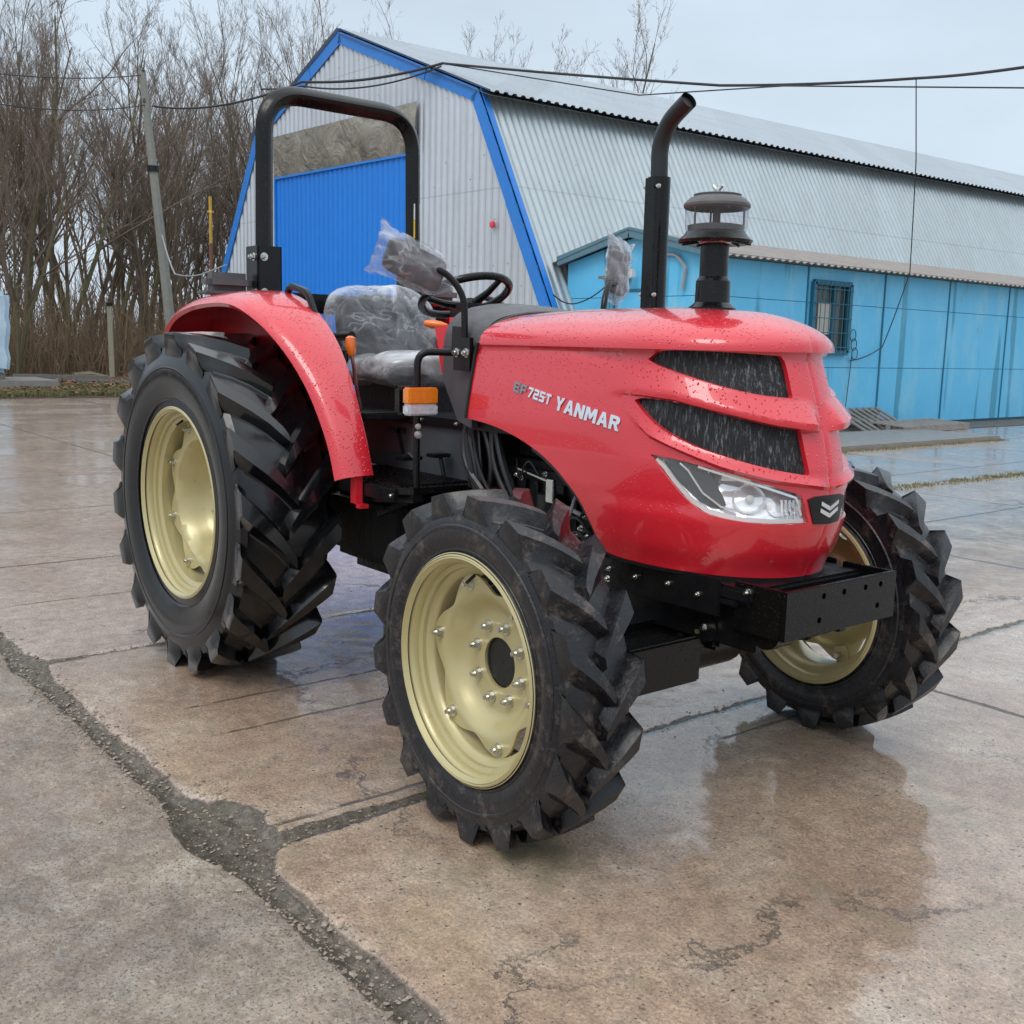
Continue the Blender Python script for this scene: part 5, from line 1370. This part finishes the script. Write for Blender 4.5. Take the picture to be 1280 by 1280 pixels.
# ---- mirrors in plastic bags
def mirror(sd_):
    Mi = bpy.data.objects.new('mirror', None); Mi.empty_display_size = .1; col.objects.link(Mi); Mi.parent = TR
    o_ = Vector((1.20, -.38*sd_, 1.41)); Mi.location = o_-TB
    def ms(mb, name, m_, sharp=60): mb.v = [tuple(Vector((p[0], p[1]*sd_, p[2]))-o_) for p in mb.v]; return sub(mb, name, m_, Mi, sharp=sharp)
    m = MB(); m.tube(arcbend([(1.25, -.345, 1.38), (1.245, -.35, 1.62), (1.20, -.42, 1.705), (1.16, -.50, 1.70)], .07), .0125, 10); ms(m, 'mirror_arm', MT['black'])
    m = MB(); m.box((1.20, -.362, 1.34), (1.30, -.345, 1.46)); m.bar((1.21, -.352, 1.40), (1.215, -.352, 1.50), .06, .012, (0, 1, 0)); ms(m, 'arm_bracket', MT['black_plain'])
    for x in (1.222, 1.282):
        m = MB(); m.bolt((x, -.362, 1.405), (0, -1, 0), .012, .014); ms(m, 'bracket_bolt', MT['zinc'])
    if sd_ > 0: ax0, ax1, hw_, off = Vector((1.17, -.36, 1.66)), Vector((1.15, -.65, 1.765)), .078, 0
    else: ax0, ax1, hw_, off = Vector((1.15, -.50, 1.63)), Vector((1.12, -.56, 1.875)), .08, 0
    dx = (ax1-ax0); L = dx.length; d = dx.normalized(); nrm = Vector((1, -.15, 0)).normalized(); sdv = d.cross(nrm).normalized(); nrm = sdv.cross(d)
    mt = Matrix((d, sdv, nrm)).transposed()
    m = MB(); pillow(m, ax0.lerp(ax1, .52), L*.40, hw_*.80, .014, 6, 40, mt); ms(m, 'mirror_head', MT['rubber_hose'])
    m = MB(); v = []; NU, NV = 30, 18
    for f_ in (1, -1):
        v = []
        for i in range(NU+1):
            for j in range(NV+1):
                u, w_ = i/NU, j/NV*2-1
                wid = hw_*(.45+.62*sm(u, 0, .30))*(1.0+.02*u) if u > .0 else hw_*.5
                th = .034*(1-abs(w_)**2.5)*(1-abs(u*2-1)**5)
                p = ax0+d*(L*(u*1.12-.06))+sdv*(wid*w_)+nrm*(th*f_)
                if u > .93 and abs(w_) > .8: p += (d+sdv*w_)*.012
                q = Vector((u*5, w_*3, f_*2+sd_*5)); p += Vector((noise.noise(q), noise.noise(q+Vector((9, 0, 0))), noise.noise(q+Vector((0, 9, 0)))))*.012
                v.append(p)
        m.add(v, [(i*(NV+1)+j, i*(NV+1)+j+1, (i+1)*(NV+1)+j+1, (i+1)*(NV+1)+j) for i in range(NU) for j in range(NV)], True)
    ms(m, 'plastic_bag', MT['film'], 80)
    Mi['label'] = 'near side mirror wrapped in a plastic bag' if sd_ > 0 else 'far side mirror wrapped in an upright plastic bag'
mirror(1); mirror(-1)

# ---- roll bar
RB = bpy.data.objects.new('roll_bar', None); RB.empty_display_size = .1; col.objects.link(RB); RB.parent = TR; RB.location = Vector((-.25, 0, 1.6))-TB
def rsub(mb, name, m_, **k): mb.v = [tuple(Vector(p)-Vector((-.25, 0, 1.6))) for p in mb.v]; return sub(mb, name, m_, RB, **k)
m = MB(); pts = arcbend([(-.25, -.415, 1.66), (-.25, -.405, 2.555), (-.25, .405, 2.555), (-.25, .415, 1.66)], .19, 12)
m.tube(pts, .036, 20, sq=5); rsub(m, 'roll_tube', MT['black'])
for s_ in (-1, 1):
    m = MB(); y = s_*.415; m.box((-.315, y-.06, 1.60), (-.19, y-.052, 1.86), bev=.002); m.box((-.315, y+.052, 1.60), (-.19, y+.06, 1.86), bev=.002); m.box((-.20, y-.06, 1.60), (-.19, y+.06, 1.86)); m.box((-.32, y-.10, 1.585), (-.14, y+.10, 1.60), bev=.002)
    m.box((-.32, y-.05, .9), (-.18, y+.05, 1.59), bev=.01)
    rsub(m, 'post_bracket', MT['black_plain'])
for s_ in (-1, 1):
    for z in (1.65, 1.81):
        m = MB(); m.bolt((-.225, -.06*1+s_*.415, z), (0, -1, 0), .013, .02); rsub(m, 'bracket_bolt', MT['zinc'])
        m = MB(); m.bolt((-.19, s_*.415-.03, z), (1, 0, 0), .013, .018); rsub(m, 'bracket_bolt', MT['zinc'])
m = MB(); m.box((-.205, .34, 1.96), (-.201, .375, 2.09)); 
m = MB(); m.box((-.2150, .392, 2.05), (-.2130, .428, 2.13)); rsub(m, 'white_sticker', MT['white_label'])
m = MB(); m.box((-.2150, .392, 1.96), (-.2130, .428, 2.048)); rsub(m, 'yellow_sticker', MT['yellow'])

# ---- rear fenders
prof_i = [(-.76, 1.18), (-.67, 1.40), (-.52, 1.56), (-.30, 1.625), (0., 1.645), (.22, 1.628), (.40, 1.565), (.56, 1.455), (.70, 1.31), (.80, 1.165), (.87, 1.04), (.915, .925)]
def cr(P_, n=6):
    out = []
    P_ = [Vector(p) for p in P_]
    for i in range(len(P_)-1):
        a, b_, c_, d = P_[max(0, i-1)], P_[i], P_[i+1], P_[min(len(P_)-1, i+2)]
        for k in range(n):
            t = k/n; out.append(.5*((2*b_)+(c_-a)*t+(2*a-5*b_+4*c_-d)*t*t+(3*b_-a-3*c_+d)*t**3))
    out.append(P_[-1]); return out
for sd_ in (1, -1):
    FN = bpy.data.objects.new('rear_fender', None); FN.empty_display_size = .1; col.objects.link(FN); FN.parent = TR; fb = Vector((0, -.65*sd_, 1.5)); FN.location = fb-TB
    def fsub(mb, name, m_, **k): mb.v = [tuple(Vector((p[0], p[1]*sd_, p[2]))-fb) for p in mb.v]; return sub(mb, name, m_, FN, **k)
    pr = cr([(a, b_, 0) for a, b_ in prof_i]); n = len(pr); m = MB(); rows = []
    for i, p in enumerate(pr):
        x, z = p.x, p.y; t_ = (pr[min(i+1, n-1)]-pr[max(0, i-1)]).normalized(); nn = Vector((-t_.y, 0, t_.x))
        fr = i/(n-1)
        yo = -.775+.105*sm(x, .25, .90)-.01*sm(-x, .40, .65)
        yi = -.50-.03*sm(x, .55, .92)
        C3 = Vector((x, 0, z)); row = []
        for (yf, dn) in ((0., -.0), (.06, .004), (.35, .002), (.60, -.006), (.82, -.020), (.94, -.036), (1.0, -.060)):
            row.append(C3+nn*dn+Vector((0, yi+(yo-yi)*yf, 0)))
        row.append(C3+nn*(-.075)+Vector((0, yo+.012, 0)))
        for (yf, dn) in ((.93, -.055), (.6, -.024), (.02, -.018)): row.append(C3+nn*dn+Vector((0, yi+(yo-yi)*yf, 0)))
        rows.append(row)
    k_ = len(rows[0]); v = [q for rw_ in rows for q in rw_]
    m.add(v, [(i*k_+j, i*k_+(j+1) % k_, (i+1)*k_+(j+1) % k_, (i+1)*k_+j) for i in range(n-1) for j in range(k_)], True)
    m.add(rows[0], [tuple(range(k_))]); m.add(rows[-1], [tuple(range(k_))])
    fsub(m, 'fender_shell', MT['red'], sharp=40)
    # inner wall
    m = MB(); pl = [(p.x-.012*sm(p.x, .4, .8), -.548, p.y-.022) for p in pr[:-1]]+[(.80, -.548, .93), (-.3, -.548, .90), (-.62, -.548, 1.1)]
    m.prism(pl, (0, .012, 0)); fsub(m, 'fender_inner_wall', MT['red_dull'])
    m = MB(); m.box((-.335, -.70, 1.645), (-.225, -.475, 1.732), bev=.030); m.box((-.34, -.71, 1.632), (-.22, -.46, 1.648), bev=.004); fsub(m, 'lamp_housing', MT['cowl'])
    m = MB(); m.tube(arcbend([(.16, -.515, 1.60), (.20, -.515, 1.668), (.36, -.515, 1.635), (.43, -.515, 1.535)], .04), .0135, 10, sq=4); fsub(m, 'grab_handle', MT['black'])
    if sd_ > 0: m = MB(); m.box((.86, -.60, .80), (.90, -.57, .925)); m.box((.86, -.60, .80), (.93, -.56, .815)); fsub(m, 'fender_bracket', MT['red'])
    FN['label'] = 'near side red fender over the rear wheel' if sd_ > 0 else 'far side red fender over the rear wheel'
m = MB(); m.box((-.40, -.50, 1.56), (-.10, .50, 1.62), bev=.01); m.box((-.38, -.36, 1.60), (-.30, .36, 1.66), bev=.01); part(m, 'rear_platform', MT['black'])

# ---- levers by the seat
m = MB(); m.tube([(.62, -.40, 1.10), (.60, -.42, 1.25), (.575, -.43, 1.40)], .008, 8); part(m, 'gear_lever', MT['zinc'])
o = MB(); o.tube([(.58, -.43, 1.375), (.575, -.43, 1.39), (.57, -.43, 1.425), (.568, -.43, 1.45), (.568, -.43, 1.458)], [.010, .018, .022, .020, .008], 14, sq=3); label(part(o, 'lever_knob', MT['orange']), 'orange knob of the upright lever beside the seat')
m = MB(); m.tube([(.52, -.44, 1.10), (.56, -.45, 1.35)], .007, 8); m.tube([(.56, -.45, 1.35), (.562, -.45, 1.40)], .013, 10); part(m, 'lock_lever', MT['rubber_hose'])

# ---- floor, console side, step
m = MB(); m.prism([(.42, -.55, .875), (1.10, -.555, .875), (1.15, -.50, .875), (1.17, -.20, .875), (1.17, .20, .875), (1.15, .50, .875), (1.10, .555, .875), (.42, .55, .875)], (0, 0, .025))
for i in range(15):
    y = -.53+i*.024; m.box((.50, y, .90), (1.11, y+.010, .906))
part(m, 'floor_plate', MT['black'])
m = MB(); m.box((.40, -.565, .845), (1.12, -.55, .895), bev=.003); m.bar((.85, -.52, .83), (1.15, -.48, .86), .05, .03); m.bar((.35, -.30, .62), (1.1, -.50, .84), .02, .02); part(m, 'floor_frame', MT['black_plain'])
m = MB(); m.box((.30, -.215, .90), (1.12, -.19, 1.105), bev=.006); m.box((.25, -.23, 1.12), (1.16, .23, 1.14), bev=.005); m.box((.3, .19, .9), (1.12, .215, 1.125))
part(m, 'console_side', MT['gloss_grey'])
m = MB(); m.box((.30, -.235, 1.106), (1.16, -.215, 1.142), bev=.003); part(m, 'console_rail', MT['black_plain'])
m = MB(); m.box((.50, -.2175, 1.055), (.66, -.2155, 1.08)); m.bar((.60, -.2165, 1.07), (.645, -.2165, .97), .025, .002, (0, 1, 0)); part(m, 'console_slot', MT['dark'])
for x in (.36, .62, .8, 1.05):
    m = MB(); m.bolt((x, -.236, 1.125), (0, -1, 0), .006, .008); part(m, 'console_bolt', MT['zinc'])
m = MB(); m.bolt((1.10, -.56, .87), (0, -1, 0), .009, .012); part(m, 'step_bolt', MT['zinc'])
m = MB(); m.box((.30, -.46, 1.12), (.72, -.235, 1.15), bev=.006); part(m, 'lever_tray', MT['dark'])
# pedal
m = MB(); m.tube([(.98, -.36, .92), (.95, -.36, .98), (.90, -.36, 1.0)], .008, 8); m.box((.86, -.40, .975), (.93, -.31, .99), bev=.003); m.tube([(1.02, -.27, .92), (.99, -.27, 1.0)], .008, 8); m.box((.95, -.31, .99), (1.01, -.23, 1.005), bev=.003); part(m, 'foot_pedal', MT['black_plain'])

# ---- indicator lamp on its post
def signal(sd_):
    SG = bpy.data.objects.new('indicator_lamp', None); SG.empty_display_size = .1; col.objects.link(SG); SG.parent = TR; ob = Vector((1.14, -.475*sd_, .9)); SG.location = ob-TB
    def gs(mb, name, m_, **k): mb.v = [tuple(Vector((p[0], p[1]*sd_, p[2]))-ob) for p in mb.v]; return sub(mb, name, m_, SG, **k)
    m = MB(); m.tube(arcbend([(1.13, -.475, .87), (1.13, -.475, 1.405), (1.20, -.34, 1.405)], .05), .0135, 12); gs(m, 'lamp_post', MT['black'])
    m = MB(); m.box((1.090, -.555, 1.172), (1.145, -.415, 1.278), bev=.012); m.box((1.10, -.49, 1.20), (1.13, -.46, 1.26)); gs(m, 'lamp_body', MT['black'])
    m = MB(); m.box((1.145, -.550, 1.214), (1.192, -.420, 1.276), bev=.006); gs(m, 'amber_lens', MT['amber'])
    m = MB(); m.box((1.145, -.550, 1.174), (1.192, -.420, 1.214), bev=.006); gs(m, 'clear_lens', MT['clear_ribbed'])
    m = MB(); m.bolt((1.145, -.48, 1.10), (1, -.2, 0), .010, .016); m.bolt((1.145, -.48, 1.13), (1, -.2, 0), .008, .012); gs(m, 'post_bolt', MT['zinc'])
    SG['label'] = 'near side amber and clear indicator lamp on a bent post' if sd_ > 0 else 'far side indicator lamp on a bent post'
signal(1); signal(-1)

# ---- chassis, gearbox, engine, axles
m = MB(); m.box((-.30, -.22, .50), (1.25, .22, .88), bev=.04); m.box((.2, -.26, .42), (.75, .26, .6), bev=.05); m.lathe([(.001, -.60), (.12, -.60), (.13, -.4), (.17, -.25), (.17, .25), (.13, .4), (.12, .60), (.001, .60)], (0, 0, .727), 'Y', 28)
for s_ in (-1, 1):
    m.lathe([(.16, s_*.30), (.16, s_*.34)], (0, 0, .727), 'Y', 28)
part(m, 'gearbox', MT['dark'])
m = MB(); m.box((1.2, -.19, .50), (2.05, .19, 1.02), bev=.03); m.box((1.3, -.14, 1.0), (2.0, .14, 1.30), bev=.03); m.box((2.06, -.24, .82), (2.16, .24, 1.36), bev=.01); m.box((2.26, -.20, .80), (2.38, .20, 1.30), bev=.02)
for i in range(9): m.box((1.35+i*.07, -.205, .62), (1.38+i*.07, -.185, .95))
m.lathe([(.001, -.27), (.05, -.27), (.055, -.26), (.055, -.12)], (1.50, 0, .80), 'Y', 20); m.lathe([(.001, -.26), (.04, -.26), (.045, -.25), (.045, -.15)], (1.85, 0, .92), 'Y', 20)
m.tube([(1.62, -.24, .72), (1.62, -.24, .92)], .045, 18); m.lathe([(.001, -.28), (.09, -.28), (.09, -.26), (.07, -.25), (.07, -.19)], (1.97, 0, 1.02), 'Y', 24)
part(m, 'engine', MT['dark'])
m = MB(); m.box((1.25, -.30, 1.12), (2.2, -.285, 1.40)); m.box((1.25, .285, 1.12), (2.2, .30, 1.40)); m.box((1.22, -.3, .9), (1.25, .3, 1.40)); part(m, 'inner_shroud', MT['dark'])
hr = random.Random(4)
for k in range(11):
    x0_ = 1.16+hr.random()*.22; y_ = -.27-hr.random()*.04
    m = MB(); P_ = [(x0_, -.28, 1.15), (x0_+hr.uniform(.0, .1), y_-.02, 1.0), (x0_+hr.uniform(.02, .2), y_, .85), (x0_+hr.uniform(.05, .4), y_+.05, .68)]
    m.tube(smooth_path(P_, 2), hr.choice((.007, .009, .012, .016)), 8); part(m, 'hose', MT['rubber_hose'])
for k in range(9):
    m = MB(); a = Vector((hr.uniform(1.4, 1.8), -.25, hr.uniform(.75, 1.05))); q = a+Vector((hr.uniform(.1, .35), hr.uniform(-.04, .02), hr.uniform(-.12, .10)))
    m.tube(smooth_path([a, a.lerp(q, .4)+Vector((0, -.03, -.06)), a.lerp(q, .7)+Vector((0, -.02, .05)), q], 2), hr.choice((.004, .006, .008)), 6); part(m, 'wiring', MT['rubber_hose'] if k % 3 else MT['cable_grey'])
for k in range(24):
    m = MB(); p = Vector((hr.uniform(1.35, 2.0), -.215-hr.random()*.05, hr.uniform(.62, 1.05))); m.bolt(p, (0, -1, 0), hr.uniform(.005, .010), .012); part(m, 'engine_bolt', MT['zinc'])
m = MB(); m.box((1.66, -.29, .90), (1.70, -.275, .98), bev=.003); m.bar((1.50, -.28, 1.0), (1.68, -.28, .97), .012, .006)
part(m, 'engine_bracket', MT['zinc'])
m = MB(); m.box((1.985, -.262, .87), (2.045, -.255, .92)); part(m, 'warning_label', MT['yellow'])
# frame rails and front
m = MB()
for s_ in (-1, 1):
    m.box((1.15, s_*.21-.018, .56), (2.55, s_*.21+.018, .74), bev=.004)
m.box((1.95, -.29, .70), (2.52, .29, .725), bev=.006); m.box((2.0, -.295, .66), (2.46, -.282, .775), bev=.004); m.box((2.0, .282, .66), (2.46, .295, .775), bev=.004)
m.box((2.40, -.29, .715), (2.57, .29, .76), bev=.01)
part(m, 'frame_rail', MT['black_plain'])
for x, z in ((2.0, .745), (2.12, .74), (2.26, .745), (2.38, .735), (1.55, .62), (1.75, .70), (1.9, .62)):
    m = MB(); m.bolt((x, -.296 if x > 1.95 else -.229, z-.02), (0, -1, 0), .006, .010); part(m, 'frame_bolt', MT['zinc'])
# front axle
m = MB(); m.box((1.965, -.60, .435), (2.175, .60, .575), bev=.03); m.lathe([(.001, -.16), (.15, -.16), (.15, .16), (.001, .16)], (2.07, 0, .50), 'Y', 24)
for s_ in (-1, 1):
    m.box((1.98, s_*.66-.09, .40), (2.16, s_*.66+.09, .66), bev=.04); m.lathe([(.12, s_*.60), (.15, s_*.66), (.15, s_*.74), (.08, s_*.78)], (2.07, 0, .511), 'Y', 28)
    m.tube([(2.07, s_*.66, .36), (2.07, s_*.66, .72)], .045, 16)
part(m, 'front_axle', MT['black'])
m = MB(); m.box((2.02, -.56, .40), (2.30, -.17, .55), bev=.008); part(m, 'axle_guard', MT['black'])
m = MB(); m.tube([(2.25, -.60, .52), (2.26, .60, .52)], .016, 12); m.tube([(2.25, -.22, .52), (2.25, .22, .52)], .034, 16)
m.tube([(2.25, -.60, .52), (2.10, -.66, .52)], .016, 8); m.tube([(2.26, .60, .52), (2.10, .66, .52)], .016, 8); part(m, 'tie_rod', MT['rubber_hose'])
m = MB(); m.box((2.05, -.15, .50), (2.34, .15, .70), bev=.015); m.box((2.28, -.20, .58), (2.60, -.175, .74), bev=.005); m.box((2.28, .175, .60), (2.60, .20, .74), bev=.005)
m.tube([(2.36, -.235, .60), (2.36, -.16, .60)], .045, 20); m.tube([(2.48, -.24, .64), (2.48, .24, .64)], .020, 12)
part(m, 'axle_support', MT['black_plain'])
for p in ((2.20, -.152, .62), (2.26, -.152, .53), (2.16, -.152, .55), (2.40, -.20, .68), (2.46, -.20, .66), (2.55, -.20, .70), (2.34, -.20, .70), (2.36, -.235, .60)):
    m = MB(); m.bolt(p, (0, -1, 0), .009, .013); part(m, 'support_bolt', MT['zinc'])
m = MB()
m.tube([(2.36, -.25, .60), (2.37, -.28, .595)], .008, 8)
part(m, 'grease_nipple', MT['zinc'])
# front bumper plate, a flat steel channel with painted holes
BP = bpy.data.objects.new('bumper_plate', None); BP.empty_display_size = .1; col.objects.link(BP); BP.parent = TR; bo = Vector((2.66, 0, .72)); BP.location = bo-TB
def ps(mb, name, m_, **k): mb.v = [tuple(Vector(p)-bo) for p in mb.v]; return sub(mb, name, m_, BP, **k)
m = MB(); m.box((2.668, -.275, .632), (2.684, .275, .776), bev=.002); m.box((2.50, -.275, .632), (2.668, -.259, .776), bev=.002); m.box((2.50, .259, .632), (2.668, .275, .776), bev=.002); m.box((2.52, -.259, .650), (2.668, .259, .660))
m.lathe([(.001, -.255), (.055, -.255), (.055, -.17), (.001, -.17)], (2.60, 0, .645), 'Y', 20)
ps(m, 'plate', MT['black'])
for y, z in ((-.10, .755), (.0, .755), (.11, .755), (.19, .755), (-.115, .685), (.18, .69)):
    m = MB(); m.lathe([(.001, 0), (.009, 0)], (2.6846, y, z-.01), 'X', 14); ps(m, 'hole_shade_disc', MT['hole_shade'])  # flat black disc, stands in for the shade inside a hole
for p_, d_ in (((2.55, -.276, .75), (0, -1, 0)), ((2.64, -.12, .661), (0, 0, 1)), ((2.64, .08, .661), (0, 0, 1))):
    m = MB(); m.bolt(p_, d_, .010, .012); ps(m, 'plate_bolt', MT['zinc'])
# rear: lower links
m = MB()
for s_ in (-1, 1): m.bar((-.15, .24*s_, .5), (-.95, .34*s_, .45), .03, .06); m.bar((-.25, .30*s_, 1.05), (-.7, .33*s_, .5), .03, .03)
m.box((-.45, -.15, .55), (-.28, .15, 1.15), bev=.02); part(m, 'hitch_link', MT['black_plain'])
m = MB(); m.box((.35, .25, .45), (1.05, .42, .82), bev=.04); part(m, 'fuel_tank', MT['dark'])
m = MB(); m.box((.35, -.42, .52), (.95, -.25, .82), bev=.04); part(m, 'battery_box', MT['dark'])
